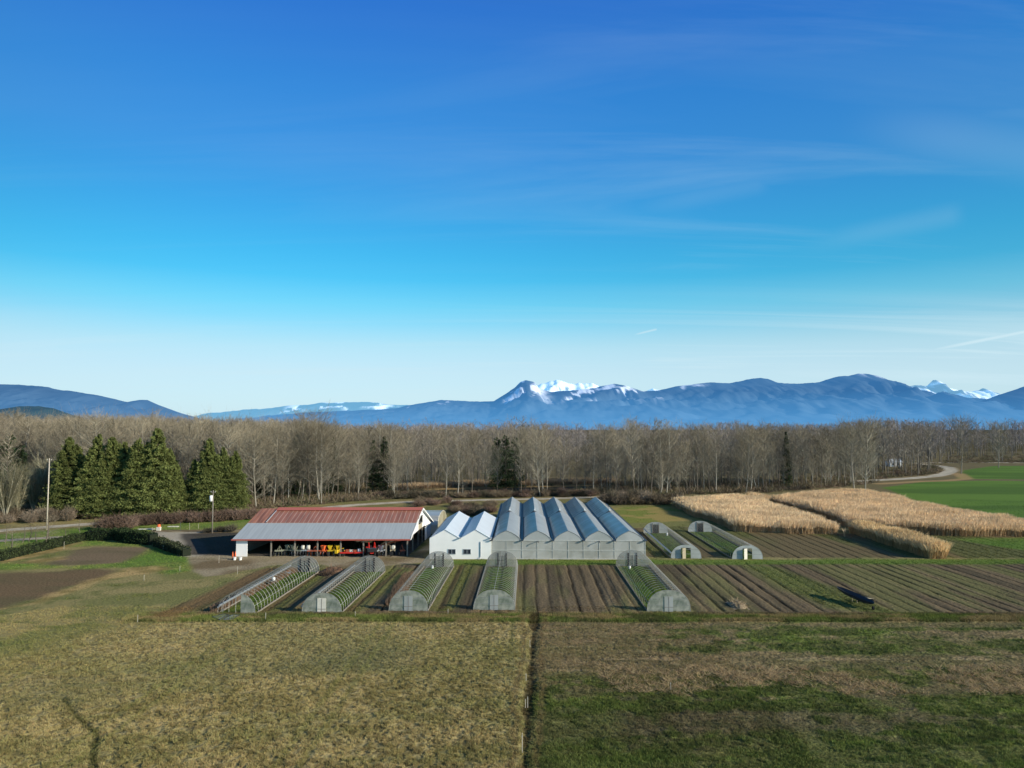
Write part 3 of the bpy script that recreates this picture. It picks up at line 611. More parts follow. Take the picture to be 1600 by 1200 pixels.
m1 = MB(); m1.slab([bw(UO - .002, RV - .055, RH - .18), bw(1.014, RV - .055, RH - .18), bw(1.014, RV, RH + .26), bw(UO - .002, RV, RH + .26)], .06)
m1.slab([bw(UO - .002, RV, RH + .26), bw(1.014, RV, RH + .26), bw(1.014, RV + .05, RH - .05), bw(UO - .002, RV + .05, RH - .05)], .06); m1.build('ridge_cap', M_redcap, barn)
m1 = MB(); m1.tube([bw(UO, .24, rz_(.24) + .16), bw(UO, RV, RH + .14)], .10, 4); m1.build('verge_flashing', M_galv, barn)
m1 = MB(); a, b = Vector(bw(-.014, -.0285, EH - .27)), Vector(bw(1.014, -.0285, EH - .27)); m1.slab([a + Vector((0, 0, .14)), b + Vector((0, 0, .14)), b + Vector((0, .08, .14)), a + Vector((0, .08, .14))], .26); m1.build('fascia', M_red, barn)
m1 = MB()
for (v0, v1) in ((-.025, RV), (RV, 1.02)):
    a, b = Vector(bw(1.016, v0, rz_(v0) + .10)), Vector(bw(1.016, v1, rz_(v1) + .10)); m1.slab([a, b, b + Vector((.10, 0, 0)), a + Vector((.10, 0, 0))], .26)
m1.build('verge_board', M_white, barn)
post_u = [.208, .345, .476, .61, .741, .872, .995]
pm = None
for u in post_u:
    p = bw(u, 0, 0); q = MB(); q.box((p[0], p[1], 1.62), (.24, .24, 3.3)); q.build('post', M_timber, barn)
for u in (.992,):
    for v in (.22, .44, .62):
        p = bw(u, v, 0); q = MB(); q.box((p[0], p[1], 2.0 if v > .3 else 1.9), (.22, .22, 4.0)); q.build('post', M_timber, barn)
for u in (.3, .6, .85):
    p = bw(u, .42, 0); q = MB(); q.box((p[0], p[1], 3.3), (.2, .2, 6.6)); q.build('post', M_dark, barn)
q = MB(); a = bw(.020, .0, 0); b = bw(.055, 0, 0); q.box(((a[0] + b[0]) / 2, a[1] + .1, 1.65), (b[0] - a[0] + 1.0, .14, 3.3)); q.build('front_wall', M_white, barn)
q = MB(); q.slab([bw(.002, .006, 3.3), bw(.002, 1, 3.0), bw(.002, 1, 0), bw(.002, .006, 0)], .12)
q.face(bw(.004, .006, 3.3), bw(.004, RV, RH - .15), bw(.004, 1, 3.0)); q.build('end_wall', mat('grey_boards', (.35, .36, .36), var=.1), barn)
q = MB(); q.slab([bw(.006, .985, 3.0), bw(.99, .985, 3.0), bw(.99, .985, 0), bw(.006, .985, 0)], .14); q.build('rear_wall', M_dark, barn)
# right gable: white boarding with a loft opening
GU = 1.0
def gp(v, z, u=GU): return bw(u, v, z)
q = MB(); lv0, lv1, lz0, lz1 = .40, .56, 4.55, 6.15
def gline(v, zb): return gp(v, zb)
zb = lambda v: 3.35 + .4 * v
pts = [0.0, .2, lv0]
for v0, v1 in ((0, .2), (.2, .34), (.34, lv0)): q.face(gp(v0, min(zb(v0), rz_(v0) - .12)), gp(v1, zb(v1)), gp(v1, rz_(v1) - .12), gp(v0, rz_(v0) - .12))
q.face(gp(lv0, lz1), gp(RV, lz1), gp(RV, RH - .12), gp(lv0, rz_(lv0) - .12)); q.face(gp(RV, lz1), gp(lv1, lz1), gp(lv1, rz_(lv1) - .12), gp(RV, RH - .12))
q.face(gp(lv1, 3.5), gp(.66, 3.5), gp(.66, rz_(.66) - .12), gp(lv1, rz_(lv1) - .12))
q.face(gp(.66, 3.5), gp(.70, 3.2), gp(.99, 2.9), gp(.99, rz_(.99) - .12), gp(.66, rz_(.66) - .12)); q.build('gable_wall', M_white, barn)
for v, z0, z1 in ((lv0, lz0, lz1), (lv1, lz0, lz1)): a = gp(v, z0, 1.001); q = MB(); q.box((a[0], a[1], (z0 + z1) / 2), (.12, .16, z1 - z0)); q.build('loft_jamb', M_timber, barn)
q = MB(); q.slab([gp(lv0, 3.5), gp(lv1, 3.5), gp(lv1, lz0), gp(lv0, lz0)], .08); q.build('plywood_panel', M_ply, barn)
for v0, v1, mm in ((.70, .78, M_white), (.79, .985, M_bluew)):
    q = MB(); q.slab([gp(v0, 0.1), gp(v1, 0.1), gp(v1, 2.88), gp(v0, 2.95)], .10); q.build('sliding_door', mm, barn)
q = MB(); q.slab([gp(.43, 0), gp(.44, 0), gp(.44, 3.5), gp(.43, 3.5)], .1)
for u in np.linspace(.06, .98, 11):       # trusses under the roof
    q.tube([bw(u, .01, EH - .35), bw(u, RV, RH - .4), bw(u, .98, BH - .3)], .09, 4); q.tube([bw(u, .01, EH - .45), bw(u, .98, BH - .35)], .08, 4)
q.build('roof_truss', M_dark, barn)
q = MB(); q.tube([bw(.80, .03, 1.7), bw(.99, .03, 3.25)], .10, 4); q.build('brace', M_rust, barn)
q = MB(); q.slab([bw(.002, .02, .035), bw(.998, .02, .035), bw(.998, .98, .035), bw(.002, .98, .035)], .03); q.build('floor', mat('earth_floor', (.12, .10, .08), var=.2), barn)

# ---- machinery lined up under the eave: placed by bay
def bp(px, v=.05): u = ((px - 800) / 1130 * 140.6 + 53.8) / 33.6; p = bw(u, v * .42, 0); return (p[0] + B0.x, p[1] + B0.y, .04)
def tractor(label, loc, rz, m_body, s=1.0, loader=False):
    t = thing('tractor', label, 'tractor', loc, rz); t.scale = (1.1, 1.1, 1.2)
    q = MB(); q.box((0, .95 * s, 1.0 * s), (.62 * s, 1.7 * s, .62 * s)); q.box((0, 1.85 * s, .95 * s), (.55 * s, .15, .7 * s)); q.build('hood', m_body, t)
    q = MB(); q.box((0, -.2 * s, .75 * s), (.9 * s, 1.3 * s, .35 * s)); q.box((.62 * s, -.35 * s, 1.38 * s), (.36 * s, 1.0 * s, .08)); q.box((-.62 * s, -.35 * s, 1.38 * s), (.36 * s, 1.0 * s, .08)); q.build('body', m_body, t)
    q = MB(); q.box((0, -.35 * s, 1.15 * s), (.5 * s, .5 * s, .12)); q.box((0, -.58 * s, 1.4 * s), (.5 * s, .1, .45 * s)); q.build('seat', M_black, t)
    q = MB(); q.tube([(-.45 * s, -.75 * s, .9 * s), (-.45 * s, -.75 * s, 2.2 * s), (.45 * s, -.75 * s, 2.2 * s), (.45 * s, -.75 * s, .9 * s)], .05, 4); q.build('roll_bar', M_black, t)
    q = MB(); q.tube([(0, .3 * s, 1.2 * s), (0, .02 * s, 1.5 * s)], .03, 5); q.wheel((0, 0, 1.52 * s), .2 * s, .04, 'y', 10); q.build('steering_wheel', M_black, t)
    for sx in (-1, 1):
        q = MB(); q.wheel((sx * .75 * s, -.35 * s, .68 * s), .68 * s, .36 * s); w_ = q.build('rear_wheel', M_rubber, t)
        q = MB(); q.wheel((sx * .90 * s, -.35 * s, .68 * s), .32 * s, .10 * s, n=10); q.build('rim', m_body, w_)
        q = MB(); q.wheel((sx * .58 * s, 1.45 * s, .38 * s), .38 * s, .24 * s); q.build('front_wheel', M_rubber, t)
    if loader:
        q = MB()
        for sx in (-1, 1): q.tube([(sx * .5 * s, .2 * s, 1.0 * s), (sx * .5 * s, 1.3 * s, 2.3 * s), (sx * .5 * s, 2.5 * s, 1.5 * s)], .08 * s, 4)
        q.build('loader_arm', m_body, t)
        q = MB(); q.slab([(-.8 * s, 2.4 * s, 1.0 * s), (.8 * s, 2.4 * s, 1.0 * s), (.8 * s, 2.9 * s, 1.6 * s), (-.8 * s, 2.9 * s, 1.6 * s)], .08); q.slab([(-.8 * s, 2.4 * s, 1.0 * s), (.8 * s, 2.4 * s, 1.0 * s), (.8 * s, 2.35 * s, 1.6 * s), (-.8 * s, 2.35 * s, 1.6 * s)], .06); q.build('bucket', M_steel, t)
    return t
def implement(name, label, loc, rz, m_frame, wdt, tines, tank=None, wheels=True, m_wheel=None, hop=None):
    t = thing(name, label, 'implement', loc, rz); t.scale = (1.12, 1.1, 1.4)
    q = MB(); q.box((0, 0, .75), (wdt, .12, .12)); q.box((0, -.7, .75), (wdt * .9, .12, .12)); q.box((0, -.35, .75), (.12, .8, .10))
    q.tube([(-.4, 0, .75), (0, .25, 1.45), (.4, 0, .75)], .05, 4); q.tube([(0, .25, 1.45), (0, -.7, .8)], .04, 4); q.build('frame', m_frame, t)
    for i in range(tines):
        x = -wdt / 2 + wdt * (i + .5) / tines; q = MB(); q.tube([(x, -.7 * (i % 2), .72), (x, -.7 * (i % 2) - .28, .4), (x, -.7 * (i % 2) - .1, .03)], .035, 4); q.build('tine', M_steel if i % 2 else m_frame, t)
    if wheels:
        for sx in (-1, 1): q = MB(); q.wheel((sx * (wdt / 2 + .12), -.2, .34), .34, .2); q.build('wheel', M_rubber, t)
    if tank:
        for x in tank: q = MB(); q.tube([(x - .3, -.35, 1.15), (x - .27, -.35, 1.15), (x + .27, -.35, 1.15), (x + .3, -.35, 1.15)], [.25, .33, .33, .25], 12); q.build('tank', M_tank, t, True)
    if hop:
        for x in hop:
            q = MB(); z0, z1 = .82, 1.45
            for k in range(4):
                c = [(-1, -1), (1, -1), (1, 1), (-1, 1)]; a, b = c[k], c[(k + 1) % 4]
                q.face((x + .15 * a[0], -.35 + .15 * a[1], z0), (x + .15 * b[0], -.35 + .15 * b[1], z0), (x + .38 * b[0], -.35 + .38 * b[1], z1), (x + .38 * a[0], -.35 + .38 * a[1], z1))
            q.face((x - .36, -.71, z1 - .04), (x + .36, -.71, z1 - .04), (x + .36, .01, z1 - .04), (x - .36, .01, z1 - .04)); q.build('hopper', m_frame, t)
    return t
implement('rotary_tiller', 'low grey-green tiller left of the machines in the barn', bp(435), .2, M_khaki, 1.6, 6)
implement('cultivator', 'grey-green spring cultivator beside the second barn post', bp(450), 2.9, M_khaki, 2.6, 9, hop=[-.6, .5])
implement('disc_harrow', 'dull grey-green harrow with uneven frame just right of the second post', bp(463, .07), -.2, M_khaki, 2.2, 8)
implement('spray_tank', 'pale double-tank sprayer standing behind the rusty implements', bp(476, .085), 0, M_galv, 2.0, 4, tank=[-.5, .45])
implement('cultivator', 'rusty red row cultivator at the third barn post', bp(491, .055), .15, M_rust, 2.9, 10)
implement('seeder', 'small rusty orange seeder low on the ground beside the yellow machine', bp(506, .03), -.3, M_orange, 1.5, 5, hop=[0])
implement('planter', 'bright yellow planter with two hoppers', bp(521, .06), .05, M_yellow, 2.4, 7, hop=[-.7, .7])
tractor('yellow tractor tucked against the fourth barn post', bp(528, .10), math.pi - .2, M_yellow, .8)
def flat_wagon(label, loc, rz):
    t = thing('wagon', label, 'wagon', loc, rz)
    q = MB(); q.box((0, 0, .62), (4.4, 1.8, .12)); q.box((0, -.86, .75), (4.4, .08, .16)); q.box((0, .86, .75), (4.4, .08, .16)); q.build('bed', M_mred, t)
    for sx in (-1, 1):
        for sy in (-1, 1): q = MB(); q.wheel((sx * 1.5, sy * .8, .3), .3, .18, 'y'); q.build('wheel', M_rubber, t)
    q = MB(); q.tube([(2.2, 0, .5), (3.0, 0, .35)], .05, 4); q.build('drawbar', M_steel, t)
    return t
flat_wagon('low red flat wagon carrying crates and a white drum', bp(549, .05), 0)
for k, (dx, mm, lb) in enumerate(((-.9, M_rust, 'rusty crate at the left end of the load on the red wagon'), (-.15, M_tank, 'pale crate in the middle of the red wagon'), (.55, M_rust, 'rusty crate next to the white drum on the red wagon'))):
    p = bp(549, .05); t = thing('crate', lb, 'crate', (p[0] + dx, p[1], .73))
    for j in (-1, 1): q = MB(); q.box((j * .28, 0, .25), (.05, .6, .5)); q.build('side', mm, t); q = MB(); q.box((0, j * .28, .25), (.5, .05, .46)); q.build('side', mm, t)
    q = MB(); q.box((0, 0, .03), (.5, .5, .05)); q.build('base', M_ply, t)
p = bp(549, .05); q = MB(); q.tube([(0, 0, 0), (0, 0, .03), (0, 0, .3), (0, 0, .6), (0, 0, .66)], [.28, .33, .35, .33, .2], 12); o = q.build('drum', M_bucket, None, True); o.location = (p[0] + 1.35, p[1], .73); tag(o, 'white plastic drum on the right end of the red wagon', 'drum')
tractor('bright red tractor with raised front loader between the fifth and sixth posts', bp(578, .05), math.pi + .3, M_mred, 1.0, True)
implement('manure_spreader', 'grey trailer frame with curved sides right of the red tractor', bp(592, .05), 1.2, M_galv, 1.9, 5, hop=[0])
implement('wood_splitter', 'yellowish timber-topped implement beside the seventh post', bp(610, .05), 1.5, M_ply, 1.3, 4, tank=[.2])
implement('hand_cart', 'small dark cart near the right end of the barn', bp(627, .06), .4, M_rust, .9, 3)
# gas bottles and buckets by the white wall
for k, (dx, r_) in enumerate(((-1.35, .13), (-1.0, .13))):
    a = G(368, 874); q = MB(); q.tube([(0, 0, 0), (0, 0, 1.0), (0, 0, 1.2), (0, 0, 1.3), (0, 0, 1.42)], [r_, r_, .07, .05, .05], 10)
    o = q.build('gas_bottle', M_orange, None, True); o.location = (a[0] + dx + .8, a[1] + .4 * k, 0); tag(o, ('taller red gas bottle left of the other one outside the white barn wall', 'red gas bottle nearer the white barn wall')[k], 'gas bottle')
for k, (px, py) in enumerate(((366.5, 875), (375.5, 875))):
    a = G(px, py); t = thing('bucket', ('white bucket below the red gas bottles', 'white bucket in front of the white barn wall')[k], 'bucket', (a[0], a[1], 0))
    q = MB(); q.tube([(0, 0, 0), (0, 0, .5)], [.26, .33], 12); q.build('tub', M_bucket, t); q = MB(); q.tube([(0, 0, .5), (0, 0, .54)], .35, 12); q.build('rim', M_bucket, t)

# ================================================================== WHITE TWIN-GABLE BUILDING and FIVE-BAY GREENHOUSE
def gutter(q, x, y0, y1, z, w_=.34):
    q.box((x, (y0 + y1) / 2, z), (w_, y1 - y0, .16))
a = G(671, 873.5); b = G(767.6, 873.5); c = G(1007, 872.5)
X0, X1, X2, YF = a[0], b[0], c[0], a[1]
RZB = -ROW_A
wt = thing('packing_house', 'white twin-gabled building with two small dark windows', 'building', (X0, YF, 0), RZB)
WW = (X1 - X0) - .04; hw = WW / 2; LEN = 30.5; EW, PW = 4.0, 5.55
q = MB()
fr = [(0, 0, 0), (0, 0, EW), (hw / 2, 0, PW), (hw, 0, EW), (hw * 1.5, 0, PW), (WW, 0, EW), (WW, 0, 0)]
wz0, wz1 = .95, 1.85; wins = ((3.55, 4.95), (6.45, 7.85))
def wallrect(x0, x1, z0, z1): q.face((x0, 0, z0), (x1, 0, z0), (x1, 0, z1), (x0, 0, z1))
xs_ = [0, wins[0][0], wins[0][1], wins[1][0], wins[1][1], WW]
wallrect(0, WW, 0, wz0)
for i in (0, 2, 4): wallrect(xs_[i], xs_[i + 1], wz0, wz1)
wallrect(0, WW, wz1, EW - .3)
for g in (0, 1): x = g * hw; q.face((x, 0, EW - .3), (x + hw, 0, EW - .3), (x + hw, 0, EW), (x + hw / 2, 0, PW), (x, 0, EW))
q.build('front_wall', M_white, wt)
q = MB(); q.face((0, 0, 0), (0, LEN, 0), (0, LEN, EW), (0, 0, EW)); q.face((WW, 0, 0), (WW, LEN, 0), (WW, LEN, EW), (WW, 0, EW))
q.face((0, LEN, 0), (WW, LEN, 0), (WW, LEN, EW), (hw * 1.5, LEN, PW), (hw, LEN, EW), (hw / 2, LEN, PW), (0, LEN, EW)); q.build('wall', M_white, wt)
for x0, x1 in wins:
    q = MB()
    for xx in (x0, (x0 + x1) / 2, x1): q.box((xx, -.02, (wz0 + wz1) / 2), (.07, .1, wz1 - wz0))
    for z in (wz0, wz1): q.box(((x0 + x1) / 2, -.025, z), (x1 - x0 + .1, .1, .08))
    wf = q.build('window', M_galv, wt); q = MB(); q.face((x0, .06, wz0), (x1, .06, wz0), (x1, .06, wz1), (x0, .06, wz1)); q.build('pane', M_glass, wf)
for g in (0, 1):
    x = g * hw
    q = MB(); q.slab([(x + .18, -.10, EW + .04), (x + hw / 2, -.10, PW + .05), (x + hw / 2, LEN, PW + .05), (x + .18, LEN, EW + .04)], .06); q.build('roof_panel', M_wroof, wt)
    q = MB(); q.slab([(x + hw / 2, -.10, PW + .05), (x + hw - .18, -.10, EW + .04), (x + hw - .18, LEN, EW + .04), (x + hw / 2, LEN, PW + .05)], .06); q.build('roof_panel', M_wroof, wt)
for x in (hw, WW):
    q = MB(); gutter(q, x, -.62, LEN, EW + .02); q.build('gutter', M_galv, wt)
q = MB(); q.tube([(WW - 2.0, -.08, EW - .7), (WW - 2.0, -.08, .5), (WW - 2.25, -.25, .1)], .08, 6); q.build('drainpipe', mat('pale_grey_pipe', (.45, .47, .5)), wt)

gh = thing('greenhouse', 'large five-bay greenhouse of translucent sheet with arched roofs', 'greenhouse', (X1, YF, 0), RZB)
GW = X2 - X1; bw5 = GW / 5; GL = 66.0; GE, GP = 3.55, 5.35; GM_ = 32.0
def arch(x, y, k, n=10, bulge=.36, e=GE, p=GP):    # half a bay profile, k=-1 left, +1 right; from gutter to ridge
    out = []
    for i in range(n + 1):
        s = i / n; zz_ = e + (p - e) * (s + bulge * math.sin(math.pi * s)); xx = x + bw5 / 2 + k * (bw5 / 2 - .16) * (1 - s)
        out.append((xx, y, min(zz_, p + .0) if s > .9 else zz_))
    return out
def arc2(x, y, k, n=12, e=GE, p=GP):              # smooth low arch for the front half
    out = []
    for i in range(n + 1):
        th = math.pi / 2 * i / n; s = math.sin(th); cc = math.cos(th)
        zz_ = e + (p - e) * (s * .50 + .50 * (1 - cc)); out.append((x + bw5 / 2 + k * (bw5 / 2 - .30) * cc, y, zz_))
    return out
for i in range(5):
    x = i * bw5
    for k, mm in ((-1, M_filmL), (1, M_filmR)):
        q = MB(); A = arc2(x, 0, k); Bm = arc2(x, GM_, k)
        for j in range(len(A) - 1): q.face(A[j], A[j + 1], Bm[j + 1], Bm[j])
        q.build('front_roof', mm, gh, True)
        q = MB(); s0 = (x + bw5 / 2 + k * (bw5 / 2 - .30), GM_ + .05, GE + .18); s1 = (x + bw5 / 2, GM_ + .05, GP + .22)
        q.slab([s0, s1, (s1[0], GL, s1[2]), (s0[0], GL, s0[2])], .05); q.build('rear_roof', mm, gh)
    q = MB(); A = arc2(x, -.012, -1) + arc2(x, -.012, 1)[::-1]; q.face(*A); q.build('gable_sheet', M_film, gh)
    q = MB()
    for yy in (0.0,): q.tube(arc2(x, yy - .04, -1) + arc2(x, yy - .04, 1)[::-1][1:], .05, 4)
    for yy in np.arange(3, GL, 3.0): q.tube([(p[0], p[1], p[2] - .08) for p in arc2(x, yy, -1, 5) + arc2(x, yy, 1, 5)[::-1][1:]], .035, 4)
    q.tube([(x + bw5 / 2, 0, GP - .12), (x + bw5 / 2, GL, GP - .12)], .04, 4); q.build('roof_frame', M_pipe, gh)
    q = MB(); q.box((x + bw5 / 2, GM_ + .02, GP + .38), (.3, .5, .34)); q.tube([(x + bw5 / 2, GM_, GP + .2), (x + bw5 / 2, GM_, GP + 1.0)], .03, 4); q.build('roof_vent', M_bucket, gh)
    q = MB(); q.slab([(x + .2, GM_, GE + .26), (x + bw5 / 2, GM_, GP + .30), (x + bw5 / 2, GM_ + .25, GP + .30), (x + .2, GM_ + .25, GE + .26)], .12); q.build('step_flashing', M_steel, gh)
for i in range(6):
    q = MB(); gutter(q, i * bw5, -.60, GL, GE + .03, .50); q.build('gutter', M_steel, gh)
q = MB()
for i in range(10):
    x0, x1 = i * GW / 10 + .04, (i + 1) * GW / 10 - .04
    for z0, z1 in ((.15, 1.62), (1.74, GE - .1)):
        q = MB(); q.face((x0, 0, z0), (x1, 0, z0), (x1, 0, z1), (x0, 0, z1)); q.build('wall_panel', M_wall, gh)
q = MB()
for i in range(11): q.box((i * GW / 10, -.02, GE / 2), (.09, .09, GE))
q.box((GW / 2, -.03, .07), (GW, .12, .16)); q.box((GW / 2, -.03, 1.68), (GW, .08, .13)); q.box((GW / 2, -.035, GE - .05), (GW, .1, .14)); q.build('wall_frame', mat('frame_paint', (.52, .52, .48)), gh)
for x in (GW,):
    q = MB(); q.face((x, 0, 0), (x, GL, 0), (x, GL, GE), (x, 0, GE)); q.build('side_wall', M_wall, gh)
q = MB(); q.face((0, 30.6, 0), (0, GL, 0), (0, GL, GE), (0, 30.6, GE)); q.build('side_wall', M_wall, gh)
q = MB(); P_ = [(0, GL, 0), (GW, GL, 0), (GW, GL, GE)]
for i in range(4, -1, -1): P_ += [(i * bw5 + bw5 / 2, GL, GP), (i * bw5, GL, GE)]
q.face(*P_); q.build('rear_wall', M_wall, gh)
for x, L_ in ((8.9, 1.0), (20.55, 1.0)):
    q = MB(); q.box((x, -.45, GE - .12), (.14, .9, .1)); q.box((x, -.9, GE - .22), (.16, .12, .2)); q.build('vent_bracket', M_steel, gh)
q = MB()
for i in range(1, 5):
    for yy in np.arange(3, GL, 6): q.box((i * bw5, yy, GE / 2), (.1, .1, GE))
q.build('inner_post', M_pipe, gh)
q = MB()
for i in range(5):
    for dx in (-1.5, 1.2): q.box((i * bw5 + bw5 / 2 + dx, GL / 2, .75), (1.6, GL - 4, .1))
q.build('bench', mat('planted_bench', (.10, .14, .05), var=.5, scale=2), gh)

# small greenhouse behind the barn
a = G(660, 826, 0); t = thing('greenhouse', 'small hoop greenhouse with a grey roof and yellowed end behind the barn', 'greenhouse', (-25.0, 172, 0), -.03)
Lx, Dp, hh = 7.6, 24, 5.0
pr = [(-.0, 0, 2.1), (0, .9, 3.0), (0, 3.5, 3.9), (0, 7, 4.3), (0, 11, 4.3), (0, 14.5, 3.7), (0, 17, 2.4), (0, 17.6, 0)]
X_l, X_r = -9.0, 7.4
q = MB()
for i in range(len(pr) - 1): q.face((X_l, *pr[i][1:]), (X_r, *pr[i][1:]), (X_r, *pr[i + 1][1:]), (X_l, *pr[i + 1][1:]))
q.build('roof_sheet', M_film, t, False)
q = MB(); q.face((X_l, 0, 0), (X_r, 0, 0), (X_r, 0, 2.1), (X_l, 0, 2.1)); q.build('front_wall', M_wall, t)
q = MB(); q.face((X_r, 0, 0), *[(X_r, *p[1:]) for p in pr]); q.build('end_wall', M_yfilm, t)
q = MB()
for yy in (2.2, 4.6, 7.2, 9.8): q.box((X_r + .04, yy, 2.0), (.08, .1, 4.0))
q.tube([(X_r + .03, *p[1:]) for p in pr], .07, 4); q.build('end_frame', M_tank, t)

# ================================================================== TUNNELS
def tunnel(spec, label, nh, front, roll=False, h=2.75, hh=None, film=False):
    fl, fr_, bl, br = [G(*p) for p in spec]
    o = Vector(((fl[0] + fr_[0]) / 2, (fl[1] + fr_[1]) / 2, 0)); e = Vector(((bl[0] + br[0]) / 2, (bl[1] + br[1]) / 2, 0))
    d = e - o; Ln = d.length; rz = math.atan2(-d.x, d.y); wd = ((Vector(fr_) - Vector(fl)).length + (Vector(br) - Vector(bl)).length) / 2
    t = thing('hoop_house', label, 'greenhouse', (o.x, o.y, 0), rz, 'hoop houses standing in the garden beds')
    r = wd / 2
    def prof(n=14, k=1.0, a0=0, a1=math.pi): return [(-r * k * math.copysign(abs(math.cos(a)) ** .9, math.cos(a)), 0, h * k * math.sin(a) ** .85 if math.sin(a) > 0 else 0) for a in np.linspace(a0, a1, n + 1)]
    hoop_me = MB().tube(prof(12), .028, 4, False).mesh('hoop', M_pipe)
    for i in range(nh):
        y = Ln * i / (nh - 1); ho = link('hoop', hoop_me, t); ho.location = (0, y, 0)
    for sx in (-1, 1):
        q = MB(); q.box((sx * r, Ln / 2, .10), (.07, Ln, .20)); q.build('base_board', M_timber, t)
        q = MB(); q.tube([(sx * r * .93, 0, 1.12), (sx * r * .93, Ln, 1.12)], .03, 4); q.build('side_rail', M_pipe, t)
    q = MB(); q.tube([(0, 0, h - .02), (0, Ln, h - .02)], .028, 4); q.build('ridge_purlin', M_pipe, t)
    def sheet(name, y, xa, xb, m, z0=0.0, th=.05):
        P = prof(40, .985); pts = [(p[0], p[2]) for p in P if xa - 1e-6 <= p[0] <= xb + 1e-6]
        def zat(x):
            for i in range(len(P) - 1):
                if P[i][0] <= x <= P[i + 1][0] + 1e-9: s = (x - P[i][0]) / max(P[i + 1][0] - P[i][0], 1e-6); return P[i][2] * (1 - s) + P[i + 1][2] * s
            return 0
        top = [(xa, zat(xa))] + [p for p in pts if xa + .02 < p[0] < xb - .02] + [(xb, zat(xb))]
        q = MB(); A = [(xa, y, z0), (xb, y, z0)] + [(x, y, z) for x, z in reversed(top) if z > z0 + .01]; q.face(*A)
        if m is not M_wall:
            q2 = MB()
            for zz_ in (.85, 1.7):
                xs2 = [x for x, z in top if z > zz_]
                if len(xs2) > 1: q2.box(((xs2[0] + xs2[-1]) / 2, y - .02, zz_), (xs2[-1] - xs2[0], .03, .05))
            o_ = q.build(name, m, t)
            if q2.v: q2.build('rail', M_pipe, o_)
            return o_
        return q.build(name, m, t)
    dw = .62
    if front == 'full':
        sheet('end_panel', 0, -r * .98, -dw, M_poly); sheet('end_panel', 0, dw, r * .98, M_poly)
        q = MB(); q.box((0, -.05, 1.02), (dw * 2 - .06, .06, 2.04)); dd = q.build('door', M_tank if 'pale plank door' in label else M_polyw, t)
        q = MB(); q.box((0, -.09, 1.02), (.05, .03, 1.95)); q.box((0, -.09, .6), (dw * 2 - .1, .03, .06)); q.build('brace', M_timber, dd)
        sheet('door_header', 0, -dw, dw, M_poly, 2.05)
    elif front == 'right':
        sheet('end_panel', 0, r * .22, r * .98, M_poly)
        for x in (-r * .72, -r * .4, -.1): q = MB(); q.tube([(x, 0, 0), (x, 0, h * math.sqrt(max(0, 1 - (x / r) ** 2)) * .98)], .035, 4); q.build('end_post', M_pipe, t)
    elif front == 'open':
        sheet('end_panel', 0, -r * .98, -.9, M_polyw); sheet('end_panel', 0, .9, r * .98, M_polyw); sheet('door_header', 0, -.9, .9, M_polyw, 2.0)
        q = MB(); q.box((-.45, -.35, 1.0), (.8, .06, 2.0), rz=.5); q.build('door', M_ply if 'plywood' in label else M_tank, t)
    # far end: mesh panels and an inner door frame of dark posts
    pan = M_polyw if front == 'open' else M_mesh
    sheet('end_panel', Ln, -r * .98, -.75, pan); sheet('end_panel', Ln, .75, r * .98, pan); sheet('door_header', Ln, -.75, .75, pan, 2.05)
    for sx in (-1, 1): q = MB(); q.box((sx * .75, Ln - .1, 1.2), (.26 if front != 'open' else .12, .16, 2.4)); q.build('door_post', M_black if front != 'open' else M_timber, t)
    q = MB(); q.box((0, Ln - .03, 1.0), (1.36, .04, 2.0)); dr = q.build('door', M_mesh if front != 'open' else M_black, t)
    q = MB(); q.box((0, Ln - .07, 1.0), (.06, .04, 2.0)); q.box((0, Ln - .07, 1.1), (1.3, .04, .05)); q.build('brace', M_black, dr)
    if roll:
        q = MB(); q.tube([(-r * .98, .3, 1.05), (-r * .98, Ln, 1.05)], .14, 6); q.tube([(-r * 1.05, .3, .85), (-r * 1.05, Ln, .85)], .10, 6); q.build('rolled_cover', mat('rolled_film', (.30, .32, .34), rough=.4), t)
    return t, o, rz, Ln, r
TL = []
TL.append(tunnel(TUN[0], 'uncovered hoop house at far left with only the right part of its front panel', 26, 'right', True))
TL.append(tunnel(TUN[1], 'uncovered hoop house with a pale plank door in its front panel', 26, 'full', True))
TL.append(tunnel(TUN[2], 'uncovered hoop house left of the dirt lane, facing the white building', 26, 'full', False))
TL.append(tunnel(TUN[3], 'uncovered hoop house standing straight in front of the greenhouse corner', 26, 'full', False))
TL.append(tunnel(TUN[4], 'uncovered hoop house standing alone on the right of the ploughed beds', 26, 'full', False, h=2.9))
TL.append(tunnel(TUN[5], 'low hoop house beside the greenhouse with a plywood door standing open', 30, 'open', h=2.6))
TL.append(tunnel(TUN[6], 'rightmost hoop house with a cream door and pale end panels near the reeds', 30, 'open', h=2.6))
# clear film strip laid along the left side of the sixth hoop house and the right of both far ones
t, o, rz, Ln, r = TL[5]
q = MB(); q.slab([(-r - .05, 0, .95), (-r - .05, Ln, .95), (-r + .18, Ln, 1.15), (-r + .18, 0, 1.15)], .06); q.build('side_gutter', M_tank, t)
for ti in (5, 6):
    t, o, rz, Ln, r = TL[ti]; q = MB()
    pf = [(r * math.cos(a), 2.6 * math.sin(a)) for a in np.linspace(math.radians(25), math.radians(75), 6)]
    for i in range(5): q.face((pf[i][0], .1, pf[i][1] + .03), (pf[i][0], 5.5, pf[i][1] + .03), (pf[i + 1][0], 5.5, pf[i + 1][1] + .03), (pf[i + 1][0], .1, pf[i + 1][1] + .03))
    q.build('cover_sheet', M_polyw, t)
def inside(ti, x, y, z=0):
    t, o, rz, Ln, r = TL[ti]; v = Matrix.Rotation(rz, 3, 'Z') @ Vector((x, y, z)); return (o.x + v.x, o.y + v.y, z)
